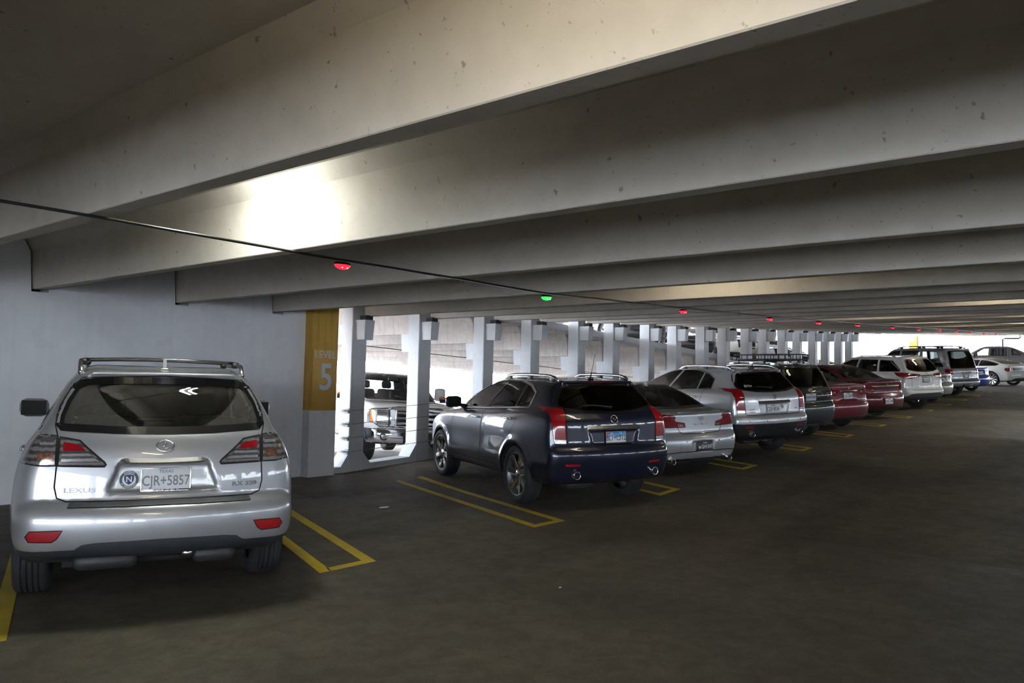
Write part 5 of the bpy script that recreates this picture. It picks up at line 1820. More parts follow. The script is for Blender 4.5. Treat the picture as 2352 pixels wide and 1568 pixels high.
SPECS['crew_pickup'] = dict(
    vox=0.028, x0=-1.25, x1=4.66, ztop=1.95, hw=1.005, wb=3.68, R=0.40, well=0.46, tw=0.27, rr=0.245, style='five', spokes=6,
    mid=(0.0, 3.3), bowr=0.06, bowf=0.20, gbowr=0.05, gbowf=0.22, belt=1.30, cab=(0.95, 3.4), klo=0.09, kgh=0.09, kbl=0.04, flare=0.03, inset=0.03,
    lower=[(-1.20, 0.50), (-1.25, 0.60), (-1.25, 1.30), (-1.23, 1.36), (0.85, 1.36), (1.0, 1.30), (3.2, 1.27), (3.45, 1.29), (4.3, 1.24), (4.58, 1.17), (4.64, 1.05), (4.64, 0.76), (4.60, 0.72), (4.66, 0.70), (4.66, 0.46), (4.5, 0.38), (3.9, 0.42), (1.5, 0.42)],
    green=[(0.88, 1.10), (0.90, 1.40), (0.98, 1.80), (1.08, 1.89), (1.6, 1.935), (2.3, 1.93), (2.55, 1.89), (2.85, 1.70), (3.25, 1.40), (3.45, 1.26), (3.3, 1.1)],
    plan=[(-1.3, 0.97), (0.5, 1.0), (3.2, 1.0), (4.2, 0.985), (4.5, 0.95), (4.7, 0.88)],
    sec=[(0.3, 0.06), (0.5, 0.02), (0.8, 0.0), (1.1, 0.005), (1.25, 0.03), (1.4, 0.06)],
    gsec=[(1.1, 0.95), (1.3, 0.93), (1.5, 0.86), (1.8, 0.76), (1.95, 0.70)],
    gplan=[(0.8, 0.02), (1.2, 0.0), (2.4, 0.0), (3.2, 0.05), (3.5, 0.1)],
    bed=[(-1.17, 0.80, 0.88, 0.85)],
    panels=[
        ('windscreen', 'clear', 'front', both([(0, 1.86), (0.60, 1.835), (0.665, 1.79), (0.82, 1.37), (0.76, 1.33), (0, 1.325)]), dict(frit=0.05, lim=(0, 2.2, 3.6))),
        ('rear_window', 'clear', 'rear', both([(0, 1.80), (0.58, 1.79), (0.66, 1.46), (0, 1.44)]), dict(frit=0.04, lim=(0, 0.7, 1.3))),
        ('front_door', 'paint', 'side', [(2.15, 0.55), (2.13, 1.30), (2.08, 1.84), (2.5, 1.83), (3.1, 1.40), (3.22, 1.2), (3.22, 0.55)], dict(gap=GAP)),
        ('rear_door', 'paint', 'side', [(2.14, 0.55), (2.12, 1.30), (2.07, 1.84), (1.15, 1.84), (1.12, 1.30), (1.12, 0.55)], dict(gap=GAP)),
        ('side_window', 'clear', 'side', [(2.20, 1.36), (2.16, 1.79), (2.46, 1.78), (2.68, 1.66), (3.02, 1.36)], dict(frit=0.03)),
        ('side_window', 'clear', 'side', [(2.08, 1.36), (2.04, 1.79), (1.24, 1.79), (1.20, 1.36)], dict(frit=0.03)),
        ('front_bumper', M_CHROME, 'front', both([(0, 0.715), (0.8, 0.715), (1.02, 0.70), (1.02, 0.44), (0.75, 0.42), (0, 0.42)]), dict(nmin=0.05, gap=0.015)),
        ('front_bumper', M_CHROME, 'side', [(4.05, 0.71), (4.7, 0.71), (4.7, 0.45), (4.2, 0.45)], dict()),
        ('plate_panel', M_BLACK, 'front', both([(0, 0.66), (0.34, 0.655), (0.30, 0.42), (0, 0.42)]), dict()),
        ('head_lamp', M_CLEARLENS, 'front', [(0.62, 1.12), (0.95, 1.115), (1.01, 1.10), (1.01, 0.84), (0.90, 0.82), (0.82, 0.77), (0.80, 0.745), (0.62, 0.745)], dict(mirror=True, gap=0.016, nmin=0.05)),
        ('turn_lens', M_AMBER, 'front', [(0.925, 1.10), (0.955, 1.10), (0.955, 0.845), (0.925, 0.83)], dict(mirror=True, only=['head_lamp'], nmin=0.05)),
        ('turn_lens', M_AMBER, 'side', [(4.36, 1.10), (4.42, 1.10), (4.44, 0.845), (4.40, 0.845)], dict()),
        ('low_beam_lens', mat('reflector_bowl', (0.72, 0.72, 0.72), rough=0.12, metal=0.9, coat=1, flake=0.05), 'front', [(0.66, 1.085), (0.90, 1.08), (0.90, 0.87), (0.66, 0.87)], dict(mirror=True, only=['head_lamp'])),
        ('grille_surround', M_CHROME, 'front', both([(0, 1.17), (0.52, 1.16), (0.605, 1.10), (0.605, 0.745), (0, 0.735)]), dict(gap=0.012)),
        ('grille', M_GLOSSBLACK, 'front', both([(0, 1.095), (0.50, 1.09), (0.50, 0.78), (0, 0.775)]), dict(only=['grille_surround'])),
    ],
    seats=[(2.30, 0.42, 0.92), (2.30, -0.42, 0.92), (1.30, 0.42, 0.95), (1.30, -0.42, 0.95)],
    floor=(1.0, 3.2, 0.8, 0.72, 1.18),
)
SPECS['sail_pickup'] = dict(
    vox=0.036, x0=-1.25, x1=4.38, ztop=1.96, hw=1.0, wb=3.30, R=0.40, well=0.46, tw=0.27, rr=0.245, style='five', spokes=5,
    mid=(0.0, 3.0), bowr=0.07, bowf=0.25, gbowr=0.05, gbowf=0.22, belt=1.28, cab=(0.4, 3.0), klo=0.09, kgh=0.09, kbl=0.04, flare=0.02, inset=0.03,
    lower=[(-1.15, 0.50), (-1.25, 0.58), (-1.25, 0.75), (-1.20, 0.80), (-1.19, 1.28), (-1.16, 1.31), (0.4, 1.31), (2.7, 1.26), (3.0, 1.22), (4.0, 1.10), (4.3, 0.98), (4.38, 0.75), (4.38, 0.5), (4.2, 0.38), (1.5, 0.38)],
    green=[(-0.75, 1.10), (-0.70, 1.30), (0.15, 1.74), (0.38, 1.85), (0.7, 1.93), (1.5, 1.945), (2.0, 1.90), (2.4, 1.68), (2.8, 1.40), (3.0, 1.25), (2.9, 1.1)],
    plan=[(-1.3, 0.96), (-0.5, 0.995), (3.0, 0.995), (3.9, 0.96), (4.4, 0.82)],
    sec=[(0.3, 0.06), (0.5, 0.02), (0.8, 0.0), (1.1, 0.005), (1.22, 0.03), (1.35, 0.06)],
    gsec=[(1.1, 0.93), (1.3, 0.91), (1.5, 0.83), (1.8, 0.73), (1.95, 0.67)],
    gplan=[(-0.8, 0.03), (0.8, 0.0), (2.0, 0.0), (2.8, 0.05), (3.1, 0.1)],
    panels=[
        ('front_door', 'paint', 'side', [(1.62, 0.5), (1.60, 1.28), (1.56, 1.86), (2.0, 1.84), (2.7, 1.38), (2.8, 1.1), (2.8, 0.5)], dict(gap=GAP)),
        ('rear_door', 'paint', 'side', [(1.61, 0.5), (1.59, 1.28), (1.55, 1.86), (0.62, 1.84), (0.58, 1.28), (0.58, 0.8), (0.66, 0.5)], dict(gap=GAP)),
        ('side_window', 'clear', 'side', [(1.68, 1.34), (1.64, 1.81), (2.0, 1.78), (2.2, 1.66), (2.60, 1.34)], dict(frit=0.03)),
        ('side_window', 'dark', 'side', [(1.55, 1.34), (1.51, 1.81), (0.74, 1.80), (0.72, 1.34)], dict(frit=0.03)),
        ('quarter_window', 'dark', 'side', [(0.42, 1.40), (0.44, 1.74), (0.30, 1.69), (-0.02, 1.47), (-0.02, 1.40)], dict(frit=0.03)),
        ('windscreen', 'clear', 'front', both([(0, 1.86), (0.58, 1.83), (0.80, 1.36), (0, 1.32)]), dict(frit=0.05, lim=(0, 1.7, 3.2))),
        ('bed_cover', M_GLOSSBLACK, 'top', [(-1.1, -0.8), (0.0, -0.62), (0.0, 0.62), (-1.1, 0.8)], dict()),
        ('tail_lamp', M_REDLENS, 'rear', [(0.80, 0.90), (0.80, 1.24), (1.0, 1.24), (1.0, 0.90)], dict(mirror=True, gap=0.012, nmin=0.05)),
        ('rear_bumper', M_CLAD, 'rear', both([(0, 0.78), (1.0, 0.78), (1.0, 0.5), (0, 0.5)]), dict(nmin=0.05)),
    ],
    seats=[(1.85, 0.40, 0.9), (1.85, -0.40, 0.9), (0.95, 0.40, 0.92), (0.95, -0.40, 0.92)],
    floor=(0.5, 2.7, 0.78, 0.7, 1.14),
)


def ribbons(c, name, m, view, pts, w, off=0.006):
    for sg in ((1, -1) if view == 'side' else (1,)):
        rb = c.skin.ribbon(view, pts, w, off, False, sg)
        if rb:
            rb.build(name, m, c.root)


def dress_sedan(c, mirror_x, mz, handles, m=None, fin=None):
    c.mirror(mirror_x, mz, size=(0.11, 0.20, 0.13))
    c.handles(handles, m)
    if fin is not None:
        c.fin(fin)

# ------------------------------------------------------------------ the parked row
def on_ramp(x):
    return SLOPE if x > XF + 1 else (SLOPE * 0.5 if x > XF else 0.0)


CARS = 'cars parked nose-in along the colonnade'


def park(spec, label, p, x, y, head=65.6, cat='car', group=CARS, **kw):
    return Car(spec, label, cat, p, (x, y, fz(x)), head, group, on_ramp(x), **kw)


c = park('crossover', 'silver crossover with roof cross bars beside the blank wall, plate CJR 5857', P_SILVER, 3.01, 6.02, 65.9, cat='suv')
dress_crossover(c)
c = park('wedge_suv', 'dark navy SUV with chrome wheels and blue Texas plate BL1 L312', P_NAVY, 8.92, 6.13, 65.0, cat='suv', mats={'lower': P_NAVY, 'rim': M_CHROME})
dress_wedge(c, True)
c.plate('rear', -0.03, 0.912, 'BL1+L312', frame=M_BLACK, art='sky')
c = park('sport_sedan', 'silver sports sedan with black plate GH11NT between the two wedge-tailed SUVs', P_SILVER2, 11.94, 6.42)
dress_sedan(c, 1.80, 1.0, [(0.35, 0.86), (1.28, 0.84)], M_CHROME, 0.50)
c.plate('rear', -0.02, 0.492, 'GH11NT', frame=None, base=M_PLATEBLACK, ink=M_WHITEPRINT, art='star', out=0.03, tilt=(-1, 0, 0.05))
c.ring('rear', 0, 0.925, 0.045, 0.026, 0.004, extra=[[(-0.022, -0.020), (0.0, 0.010)], [(0.022, -0.020), (0.0, 0.010)]])
for i, ch in enumerate('INFINITI'):
    c.letters('rear', 0.150 - i * 0.043, 0.838, ch, 0.030, sx=1.15)
c.letters('rear', -0.47, 0.955, 'G37', 0.028, sx=1.2)
c.ring('rear', 0.50, 0.945, 0.030, 0.018, 0.006, M_DARKALLOY, 'dealer_badge')
c.bar([(y, 1.022) for y in np.linspace(0.42, -0.42, 21)], (0.030, 0.022), P_SILVER2, 'lip_spoiler', 0.0, -0.03, tip=0.1)
c.exhaust([(0.56, 0.275), (-0.56, 0.275)], 0.048, x=-1.0)
for y in (0.66, 0.32, -0.32, -0.66):
    c.ring('rear', y, 0.575, 0.010, 0.010, 0.003, M_CLAD, 'parking_sensor', 0.002)
c = park('wedge_suv', 'pale silver SUV with black lower bumper and plate CGF 8536', P_PEARL, 14.65, 6.24, 65.4, cat='suv')
dress_wedge(c, False)
c.plate('rear', 0.03, 0.912, 'CGF-8536', frame=None)
tx = [(-0.045, 0.01), (-0.02, 0.012), (-0.02, 0.045), (0.0, 0.045), (0.002, 0.025), (0.03, 0.018), (0.042, 0.0), (0.036, -0.02), (0.008, -0.045), (-0.002, -0.03), (-0.02, -0.012)]
t = MB().prism(tx[::-1], 0, 0.004, 'z').build('state_badge', M_DARKALLOY, c.root)
t.matrix_local = c.at('rear', -0.20, 0.945, off=0.004)
c.letters('rear', 0.52, 0.905, 'CREST', 0.034, M_DARKALLOY, 1.3)
c.letters('rear', 0.52, 0.865, 'CADILLAC', 0.024, M_BLACK, 1.2)
c.letters('rear', -0.56, 0.90, 'SRX', 0.026, M_DARKALLOY, 1.3)
for i, hgt in enumerate((0.05, 0.06, 0.055, 0.045, 0.03)):
    q = MB().rbox((0, -0.01, 0), (0.012, hgt * 0.6, 0.002), 0.001).rbox((0, hgt * 0.4, 0), (0.018, 0.018, 0.002), 0.001).rbox((0, 0.0, 0), (0.03, 0.008, 0.002), 0.001).build('window_sticker', M_WHITEPRINT, c.root)
    q.matrix_local = c.at('rear', 0.52 - i * 0.035, 1.325, off=0.004)
for y in (0.62, 0.25, -0.25, -0.62):
    c.ring('rear', y, 0.70, 0.010, 0.010, 0.003, M_CLAD, 'parking_sensor', 0.002)
c = park('boxy_suv', 'dark grey-green SUV carrying a black roof basket, plate BWW 9475', P_GREEN, 17.70, 6.52, cat='suv')
c.mirror(1.62, 1.12)
c.handles([(0.25, 0.98), (1.0, 0.97)])
c.rails(-0.45, 1.15, 0.52, 0.55, 0.05, M_ALLOY, M_ALLOY, 0.015)
c.plate('rear', 0.03, 0.945, 'BWW-9475', frame=None)
c.ring('rear', 0, 1.090, 0.065, 0.033, 0.006, fill=M_DARKALLOY, extra=[[(-0.03, 0.0), (-0.01, 0.0)], [(0.012, 0.012), (0.03, 0.010)], [(0.010, -0.012), (0.028, -0.014)]])
c.mast(-0.45, 0.0, 0.22, 0.7)
c.exhaust([(-0.50, 0.33)], 0.035, M_DARKALLOY, x=-0.82)
MB().rbox((-0.66, 0.1, 0.36), (0.24, 0.8, 0.14), 0.05).build('muffler', M_DARKALLOY, c.root)
bz = 1.665 + 0.085
bk = MB()
for zz in (bz, bz + 0.115):
    q = []
    for t in np.linspace(0, 2 * math.pi, 41):
        ct, st = math.cos(t), math.sin(t)
        q.append((0.35 + 0.72 * math.copysign(abs(ct) ** 0.45, ct), 0.58 * math.copysign(abs(st) ** 0.45, st), zz))
    bk.tube(q, 0.014, 6, False)
for x in np.linspace(-0.28, 0.98, 8):
    for sg in (1, -1):
        bk.tube([(x, sg * 0.58, bz), (x, sg * 0.58, bz + 0.115)], 0.010, 6)
    bk.tube([(x, -0.58, bz), (x, 0.58, bz)], 0.009, 6)
for y in np.linspace(-0.45, 0.45, 5):
    for x in (-0.37, 1.07):
        bk.tube([(x, y, bz), (x, y, bz + 0.115)], 0.010, 6)
rb = bk.build('roof_basket', M_BLACK)
rb.matrix_world = c.root.matrix_world
tag(rb, 'black tubular roof basket on the dark grey-green SUV', 'roof rack')
for x in (-0.05, 0.75):
    MB().tube([(x, -0.56, bz - 0.02), (x, 0.56, bz - 0.02)], 0.018, 6).build('basket_crossbar', M_BLACK, rb)
    for sg in (1, -1):
        MB().rbox((x, sg * 0.535, bz - 0.045), (0.06, 0.05, 0.07), 0.015).build('basket_foot', M_BLACK, rb)
c = park('soft_sedan', 'rose red sedan with light plate beside the dark basket-topped SUV', P_RED, 20.41, 6.53, mats={'glass': G_CLEAR, 'seat': M_SEATTAN})
dress_sedan(c, 1.62, 1.02, [(0.30, 0.88), (1.15, 0.86)])
c.plate('rear', 0.02, 0.830, 'CGC-8970', frame=None)
c.bar([(y, 0.948) for y in np.linspace(0.29, -0.29, 21)], (0.030, 0.022), M_SATIN, 'garnish_bar', 0.0, 0.04, tip=0.05)
c.ring('rear', 0, 1.025, 0.040, 0.026, 0.005, extra=[[(-0.018, -0.018), (-0.008, 0.018)], [(0.008, -0.018), (0.018, 0.018)], [(-0.012, 0.002), (0.012, -0.002)]])
c.letters('rear', 0.46, 1.005, 'ELANTRA', 0.024, sx=1.2)
c = park('grand_sedan', 'deep maroon sedan with full width chrome strip across the boot', P_MAROON, 23.80, 6.59, mats={'glass': G_CLEAR, 'seat': M_SEATTAN})
dress_sedan(c, 1.85, 1.05, [(0.40, 0.90), (1.25, 0.88)], M_CHROME, 0.45)
c.bar([(y, 0.925) for y in np.linspace(0.55, -0.55, 25)], (0.038, 0.025), M_SATIN, 'garnish_bar', 0.0, 0.03, tip=0.08)
c.plate('rear', 0.0, 0.512, 'CWL-1985', frame=None, out=0.03, tilt=(-1, 0, 0.05))
c.ring('rear', 0, 0.955, 0.032, 0.032, 0.006)
c.bar([(y, 1.085) for y in np.linspace(0.55, -0.55, 25)], (0.030, 0.030), P_MAROON, 'lip_spoiler', 0.0, -0.04, tip=0.15)
c = park('family_suv', 'white three row SUV with wrap-round tail lamps and grey bumper', P_WHITE, 27.76, 6.36, cat='suv')
c.mirror(1.85, 1.22)
c.handles([(0.25, 1.05), (1.05, 1.04)])
c.rails(-0.4, 1.1, 0.58, 0.60, 0.03, M_ALLOY, M_ALLOY, 0.013)
c.plate('rear', 0.02, 0.955, 'DKR-4471', frame=M_BLACK, frame_w=0.014, dealer='')
c.bar([(y, 1.105) for y in np.linspace(0.31, -0.31, 21)], (0.05, 0.025), M_SATIN, 'garnish_bar', -0.004, 0.04)
c.ring('rear', 0, 1.150, 0.050, 0.034, 0.005, extra=[[(0, 0.034), (0, -0.034)]])
c.letters('rear', 0.48, 0.735, 'HIGHLANDER', 0.026, M_DARKALLOY, 1.2)
c.fin(-0.35)
ribbons(c, 'window_trim', M_CHROME, 'side', [(-0.66, 1.255), (-0.60, 1.30), (-0.26, 1.545)], 0.02, 0.008)
c = park('compact_sedan', 'beige compact sedan half hidden behind the white three row SUV', P_BEIGE, 31.30, 6.55)
dress_sedan(c, 1.6, 1.0, [(0.3, 0.86), (1.1, 0.85)])
c.plate('rear', 0.0, 0.815, 'FTN-2043', frame=M_CHROME)
c.bar([(y, 0.925) for y in np.linspace(0.27, -0.27, 15)], (0.030, 0.022), P_BEIGE, 'garnish_bar', 0.0, 0.03)
c = park('large_suv', 'tall silver full size SUV with black roof rails', P_SILVER, 35.30, 6.60, cat='suv')
c.mirror(1.95, 1.22, size=(0.13, 0.24, 0.20))
c.handles([(0.3, 1.05), (1.15, 1.05)])
c.rails(-0.65, 1.35, 0.68, 0.70, 0.07, M_BLACK, M_BLACK, 0.02)
c.plate('rear', 0.0, 0.83, 'BDX-7716', frame=M_BLACK, frame_w=0.012)
c.bar([(y, 0.955) for y in np.linspace(0.30, -0.30, 15)], (0.05, 0.03), M_SATIN, 'garnish_bar', -0.004, 0.02)
MB().rbox((-1.12, 0, 0.47), (0.2, 0.5, 0.12), 0.03).build('tow_hitch', M_BLACK, c.root)
c = park('compact_sedan', 'bright blue sedan tucked between the tall silver SUV and white fastback', P_BLUE, 39.35, 6.52)
dress_sedan(c, 1.6, 1.0, [(0.3, 0.86), (1.1, 0.85)])
c.plate('rear', 0.0, 0.815, 'HGC-3188', frame=None)
c = park('fastback', 'white fastback coupe with black tail panel and bright wheels', P_WHITE, 45.40, 5.68, mats={'glass': G_DARK, 'rim': M_CHROME})
dress_sedan(c, 1.7, 0.98, [(0.9, 0.83)])
c.plate('rear', 0.0, 0.58, 'JTW-5520', frame=None)
c = park('sail_pickup', 'grey pickup with sloping bed sails beyond the white fastback', P_GREY, 57.6, 6.25, head=95.0, cat='pickup')
c.mirror(2.45, 1.30, size=(0.13, 0.24, 0.22), m=M_BLACK)
c.handles([(0.75, 1.10), (1.75, 1.10)])

# ------------------------------------------------------------------ beyond the columns
FACING = 'vehicles on the ramps beyond the columns'


def face(spec, label, p, x, y, z, head=-114.4, cat='car', tilt=-0.045, **kw):
    return Car(spec, label, cat, p, (x, y, z), head, FACING, tilt, **kw)


c = face('crew_pickup', 'white crew cab pickup facing the camera between the first columns', P_WHITE, 13.16, 15.92, lz(13.16) + 0.02, cat='pickup', mats={'lower': M_BLACK})
for z in (0.83, 0.935, 1.04):
    c.bar([(y, z) for y in np.linspace(0.50, -0.50, 21)], (0.052, 0.03), M_CHROME, 'grille_bar', 0.0, 0.0, 'front')
for y in np.linspace(-0.48, 0.48, 3):
    h = c.skin.hit('front', y, 0.93)[0]
    MB().rbox((h.x + 0.015, y, 0.935), (0.03, 0.03, 0.32), 0.008).build('grille_post', M_CHROME, c.root)
for sg in (1, -1):
    h = c.skin.hit('front', sg * 0.70, 0.56)
    o = MB().lathe([(0.085, -0.02), (0.085, 0.012), (0.072, 0.012), (0.06, -0.01)], 20).build('fog_lamp_bezel', M_BLACK, c.root)
    o.matrix_local = Matrix.Translation(h[0]) @ Matrix.Rotation(RAD(-90), 4, 'Z')
    o2 = MB().lathe([(0.0, 0.02), (0.04, 0.015), (0.07, 0.0), (0.07, -0.02)], 20).build('fog_lamp', M_CLEARLENS, o)
c.mirror(2.86, 1.36, size=(0.14, 0.26, 0.30), m=P_WHITE, out=0.05)
for sg in (1, -1):
    MB().rbox((2.93, sg * 1.20, 1.40), (0.03, 0.20, 0.05), 0.01).build('mirror_turn_lens', M_AMBER, c.root)
    MB().rbox((2.925, sg * 1.20, 1.35), (0.03, 0.22, 0.12), 0.01).build('mirror_cap', M_BLACK, c.root)
c.handles([(1.3, 1.15), (2.28, 1.15)])
hd = MB().rbox((3.85, 0.48, 1.245), (0.75, 0.42, 0.05), 0.02).build('hood_bulge', P_WHITE, c.root)
MB().rbox((2.75, 0, 1.78), (0.05, 0.26, 0.10), 0.02).build('rear_view_mirror', M_BLACK, c.root)
MB().tube([(3.30, 0.65, 1.345), (3.32, 0.1, 1.35), (3.30, -0.1, 1.40)], 0.012).build('windscreen_wiper', M_BLACK, c.root)
MB().lathe([(0, 0.02), (0.05, 0.012), (0.06, 0)], 12, Matrix.Translation((2.40, 0.1, 1.925)) @ Matrix.Rotation(RAD(90), 4, 'X')).build('roof_beacon', M_BLACK, c.root)
c = face('soft_sedan', 'slate blue car glimpsed beside the white pickup behind the yellow column', paint('slate_blue_paint', (0.10, 0.13, 0.18), metal=0.3), 9.95, 15.3, lz(9.9))
c = face('family_suv', 'grey SUV on the far side of the lower ramp, seen over the navy SUV', P_GREY, 20.6, 23.6, lz(20.6), head=-114.4, cat='suv', mats={'glass': G_CLEAR, 'dark': G_CLEAR})
c = face('boxy_suv', 'pale SUV behind the pickup on the far side of the lower ramp', P_SILVER, 16.2, 23.6, lz(16.2), cat='suv', mats={'glass': G_CLEAR, 'dark': G_CLEAR})


def uz(x):
    return oz(x) + 0.76


UPC = [('grand_sedan', 'black sedan on the upper ramp, front wheel showing between columns', P_BLACK, 20.4, 0, 'car'),
       ('sport_sedan', 'black sports sedan on the upper ramp above the roof of the silver sedan', P_BLACK, 24.0, 1, 'car'),
       ('large_suv', 'tan full size SUV on the upper ramp above the pale silver SUV', P_TAN, 27.6, 0, 'suv'),
       ('family_suv', 'pale grey SUV on the upper ramp behind the roof basket', P_SILVER2, 31.2, 0, 'suv'),
       ('boxy_suv', 'black boxy SUV on the upper ramp left of the last columns', P_BLACK, 34.4, 0, 'suv'),
       ('soft_sedan', 'black sedan lowest on the upper ramp by the last columns', P_BLACK, 37.4, 0, 'car')]
for spec, lab, p, x, yy, cat in UPC:
    wb = SPECS[spec]['x1']
    f = (-0.413, -0.911)
    nose = (x, 11.45)
    ox, oy = nose[0] - f[0] * wb, nose[1] - f[1] * wb
    face(spec, lab, p, ox, oy, uz(ox), cat=cat, tilt=-0.042, mats={'rim': M_ALLOY, 'lower': M_BLACK})


# ------------------------------------------------------------------ bay indicator string, barrier cables
LIGHTS = [(4.09, 'red'), (6.93, 'green'), (10.22, 'red'), (13.51, 'red'), (16.13, 'red'), (18.86, 'red'), (21.99, 'red'), (24.96, 'red'), (27.86, 'red'), (30.6, 'red'), (33.29, 'red'), (36.44, 'red'), (39.6, 'red'), (47.75, 'green')]
CORD_Y = 5.2


def cord_z(x):
    return np.interp(x, [-6, 1.58, 4.09, 6.93, 10.22, 13.51, 16.13, 18.86, 21.99, 24.96, 27.86, 30.6, 33.29, 36.44, 47.75, 60], [2.6, 2.6, 2.59, 2.60, 2.72, 2.86, 2.98, 3.12, 3.28, 3.42, 3.58, 3.73, 3.85, 4.0, 4.6, 5.2]) - 0.008


pts = [(x, CORD_Y + 0.012 * math.sin(x * 2.1) + 0.006 * math.sin(x * 5.3), float(cord_z(x))) for x in np.arange(-5.0, 56, 0.22)]
cord = MB().tube(pts, 0.011, 6).build('light_cord', M_CABLE)
tag(cord, 'black cord carrying the bay indicator lights under the ceiling ribs', 'cord')
for x in (5.54, 1.2, 8.78, 12.2):
    cl = MB().rbox((x, CORD_Y, float(cord_z(x)) + 0.012), (0.07, 0.03, 0.012), 0.004).tube([(x - 0.03, CORD_Y, float(cord_z(x)) + 0.01), (x - 0.035, CORD_Y, float(cord_z(x)) - 0.035), (x - 0.02, CORD_Y, float(cord_z(x)) - 0.04)], 0.003, 5).tube([(x + 0.03, CORD_Y, float(cord_z(x)) + 0.01), (x + 0.035, CORD_Y, float(cord_z(x)) - 0.03), (x + 0.02, CORD_Y, float(cord_z(x)) - 0.035)], 0.003, 5)
    cl.build('cord_clip', M_STEEL, cord)
M_RED = mat('indicator_red', (0.6, 0.01, 0.02), rough=0.25, emit=2.2, ecol=(1.0, 0.02, 0.05), var=0.2, vscale=120)
M_GREEN = mat('indicator_green', (0.02, 0.5, 0.08), rough=0.25, emit=1.6, ecol=(0.05, 1.0, 0.12), var=0.2, vscale=120)
M_LED = mat('indicator_spark', (1, 0.5, 0.4), rough=0.3, emit=6.0, ecol=(1.0, 0.25, 0.10), var=0.05)
M_LEDG = mat('indicator_spark_green', (0.6, 1, 0.6), rough=0.3, emit=5.0, ecol=(0.45, 1.0, 0.5), var=0.05)
for _m in (M_RED, M_GREEN, M_LED, M_LEDG):
    _m.cycles.emission_sampling = 'NONE'
ORD = ['first', 'second', 'third', 'fourth', 'fifth', 'sixth', 'seventh', 'eighth', 'ninth', 'tenth', 'eleventh', 'twelfth', 'thirteenth', 'fourteenth']
for i, (x, colr) in enumerate(LIGHTS):
    z = float(cord_z(x))
    th = math.atan2(float(cord_z(x + 0.5)) - z, 0.5)
    r = empty('indicator_light', (x, CORD_Y, z - 0.043))
    r.rotation_euler = (0, -th, 0)
    tag(r, '%s bay indicator light, %s along the ceiling cord' % (colr, ORD[i]), 'light', 'bay indicator lights on the cord')
    n = 16
    cap = MB()
    rings = [(0.080, 0.0), (0.078, 0.012), (0.064, 0.024), (0.0, 0.028)]
    vs, fs = [], []

    def dome(rings):
        vs, fs = [], []
        for a, h in rings:
            for k in range(n):
                t = 2 * math.pi * k / n
                vs.append((a * math.cos(t), a * 0.62 * math.sin(t), h))
        for q in range(len(rings) - 1):
            for k in range(n):
                j = (k + 1) % n
                fs.append((q * n + k, q * n + j, (q + 1) * n + j, (q + 1) * n + k))
        return vs, fs
    MB().add(*dome(rings), smooth=True).build('light_cap', M_GLOSSBLACK, r)
    v, f = dome([(0.078, 0.0), (0.072, -0.012), (0.050, -0.029), (0.022, -0.037), (0.0, -0.039)])
    MB().add(v, [q[::-1] for q in f], True).build('light_lens', M_RED if colr == 'red' else M_GREEN, r)
    for dx in (-0.03, 0.035):
        MB().rbox((dx * 0.8, -0.032, -0.026), (0.012, 0.008, 0.009), 0.003).build('light_spark', M_LED if colr == 'red' else M_LEDG, r)

# barrier cables along the aisle face of the columns, anchored to the first one
for i, h in enumerate((1.04, 0.81, 0.575, 0.345)):
    xs = np.linspace(8.58, COLX[-1], 60)
    pts = [(x, 10.535, fz(x) + h) for x in xs]
    o = MB().tube(pts, 0.005, 5).build('barrier_cable', M_STEEL)
    tag(o, 'thin steel barrier cable along the columns, %s of four' % ('topmost', 'second from top', 'third from top', 'lowest')[i], 'cable', 'barrier cables along the columns')
    x0 = COLX[0] - 0.30
    MB().rbox((x0 - 0.012, 10.70, h), (0.02, 0.30, 0.085), 0.008).build('anchor_plate', C_COLUMN, FIRST_COL)
    MB().tube([(x0 - 0.045, 10.52, h), (x0 - 0.045, 10.98, h + 0.01)], 0.020, 8).build('anchor_rod', C_COLUMN, FIRST_COL)
    MB().tube([(x0 - 0.045, 10.93, h + 0.01), (x0 - 0.045, 11.03, h + 0.01)], 0.034, 10).build('anchor_nut', C_COLUMN, FIRST_COL)
    MB().rbox((x0 - 0.035, 10.56, h - 0.01), (0.05, 0.07, 0.06), 0.012).build('anchor_clamp', C_COLUMN, FIRST_COL)

# matching cord over the lower ramp
pts = [(x, 14.2, oz(x) - 0.03 - 0.012 * abs(math.sin(x))) for x in np.arange(7.5, 40, 0.4)]
o = MB().tube(pts, 0.010, 5).build('light_cord', M_CABLE)
tag(o, 'black cord under the opposite ramp beyond the columns', 'cord')

# litter on the floor
for i, (x, y, s_, lab) in enumerate([(6.60, 7.41, 0.07, 'small scrap of pale paper on the empty stall floor'), (5.05, 3.60, 0.012, 'tiny white fleck of litter on the aisle floor'), (4.25, 4.05, 0.016, 'small dry leaf fragment on the aisle floor')]):
    q = [(x + s_ * (0.8 + 0.4 * random.random()) * math.cos(t), y + s_ * 0.5 * (0.8 + 0.4 * random.random()) * math.sin(t)) for t in np.linspace(0, 2 * math.pi, 8)[:-1]]
    o = MB().prism(q, 0.0005, 0.006, 'z').build('litter_scrap', M_WHITEPRINT if i < 2 else mat('dry_leaf', (0.16, 0.08, 0.04), rough=0.8, var=0.2))
    tag(o, lab, 'litter')


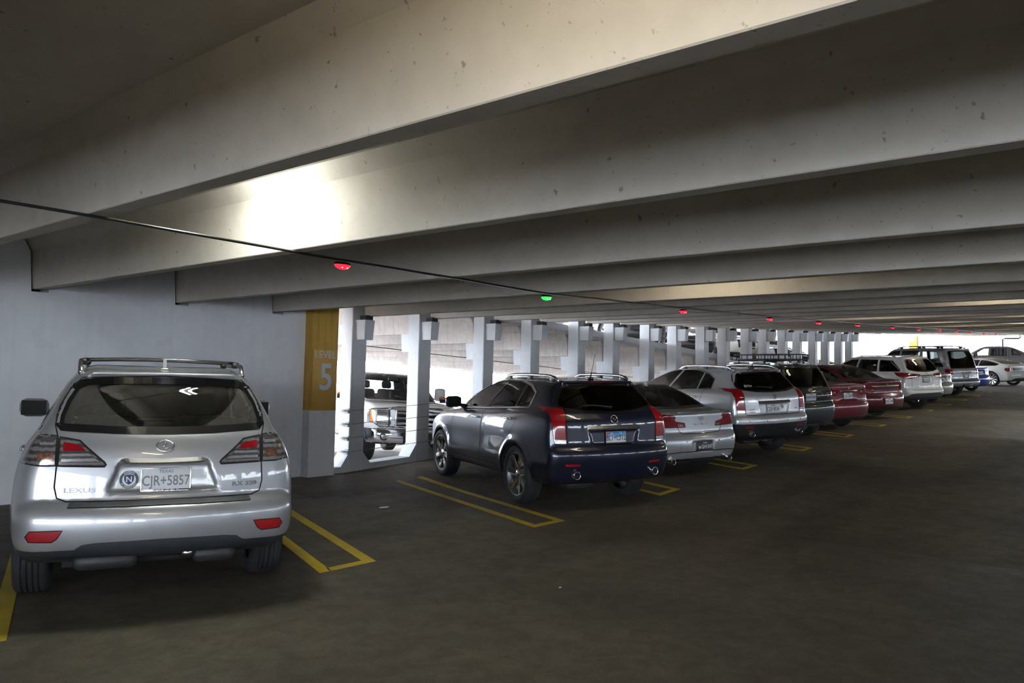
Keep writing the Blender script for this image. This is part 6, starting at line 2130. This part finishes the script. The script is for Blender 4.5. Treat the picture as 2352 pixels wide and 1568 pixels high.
# ------------------------------------------------------------------ far end of the deck, open to the sky
w = MB().box((52.0, 11.95, fz(52)), (52.3, 14.2, 4.62)).build('wall_far', C_DECK)
tag(w, 'board marked concrete wall at the far end', kind='structure')
for z in np.arange(2.5, 4.6, 0.22):
    MB().box((51.975, 11.95, z), (52.0, 14.2, z + 0.20)).build('board_course', C_DECK, w)
s_ = MB().prism([(13.9, 4.66), (11.35, 4.05), (11.35, 3.80), (13.9, 4.42)], 50.6, 51.6, 'x').build('trim_2', C_BEAM)
tag(s_, 'sloping soffit of the far ramp', kind='structure')
c_ = MB().box((52.4, 11.02, fz(52)), (52.8, 11.45, 4.92)).build('column', C_YELLOW)
tag(c_, 'ochre painted column at the far end of the deck', kind='structure')
b_ = MB().box((51.2, 10.95, 4.52), (51.45, 14.6, 4.90)).build('trim_3', C_WALL)
tag(b_, 'pale beam across the far end', kind='structure')
lb = MB().rbox((51.1, 12.2, 4.66), (0.12, 0.55, 0.20), 0.02).build('light_box', M_HOUSING)  # plain light fixture box, gives no light
tag(lb, 'small pale light box on the beam at the far end', 'light')
for dz in (-0.09, 0.09):
    MB().box((51.03, 11.92, 4.655 + dz), (51.045, 12.48, 4.665 + dz)).build('box_edge', M_BLACK, lb)
r_ = MB().tube([(51.9, 11.90, fz(52)), (51.9, 11.90, 4.15)], 0.05, 10).build('red_standpipe', mat('standpipe_red', (0.45, 0.02, 0.03), rough=0.4, var=0.1))
tag(r_, 'red standpipe beside the far ochre column', 'pipe')
for i, y in enumerate((14.5, 13.9, 13.35, 12.8, 12.3)):
    c_ = MB().box((70.0, y - 0.13, fz(70) - 0.1), (70.35, y + 0.13, 6.1 - 0.0)).build('column', C_COLUMN)
    tag(c_, 'white column of the far open ramp', kind='structure')
p_ = MB().prism([(14.7, 5.95), (12.2, 5.10), (12.2, 4.75), (14.7, 5.55)], 69.6, 69.9, 'x').build('trim_4', C_WALL)
tag(p_, 'white sloping parapet of the far ramp', kind='structure')
c_ = MB().box((66.0, 9.96, fz(66)), (66.4, 10.22, 5.0)).build('column', C_COLUMN)
tag(c_, 'grey column near the far opening', kind='structure')
for i in range(7):
    y = 10.30 - 0.21 * i
    c_ = MB().box((70.2, y - 0.05, fz(70)), (70.3, y + 0.05, 5.95)).build('column', C_COLUMN)
    tag(c_, 'slender white mullion column at the far end', kind='structure')
pp = MB().tube([(61.0, 7.62, fz(61)), (61.0, 7.62, 5.12), (61.0, 7.52, 5.18), (61.0, 6.7, 5.18), (61.0, 6.6, 5.3)], 0.05, 8).build('drain_pipe', M_BLACK)
tag(pp, 'black drain pipe rising behind the grey pickup', 'pipe')
for y in (8.9 - 0.15, 8.5 - 0.15):
    b_ = MB().lathe([(0.0, 1.1), (0.09, 1.06), (0.10, 0.9), (0.10, 0.0)], 12, Matrix.Translation((75.0, y, fz(75))) @ Matrix.Rotation(RAD(90), 4, 'X')).build('bollard', mat('bollard_yellow', (0.75, 0.42, 0.04), rough=0.5, var=0.1))
    tag(b_, 'yellow bollard at the far opening, %s one' % ('taller-looking left' if y > 8.5 else 'right'), 'bollard')
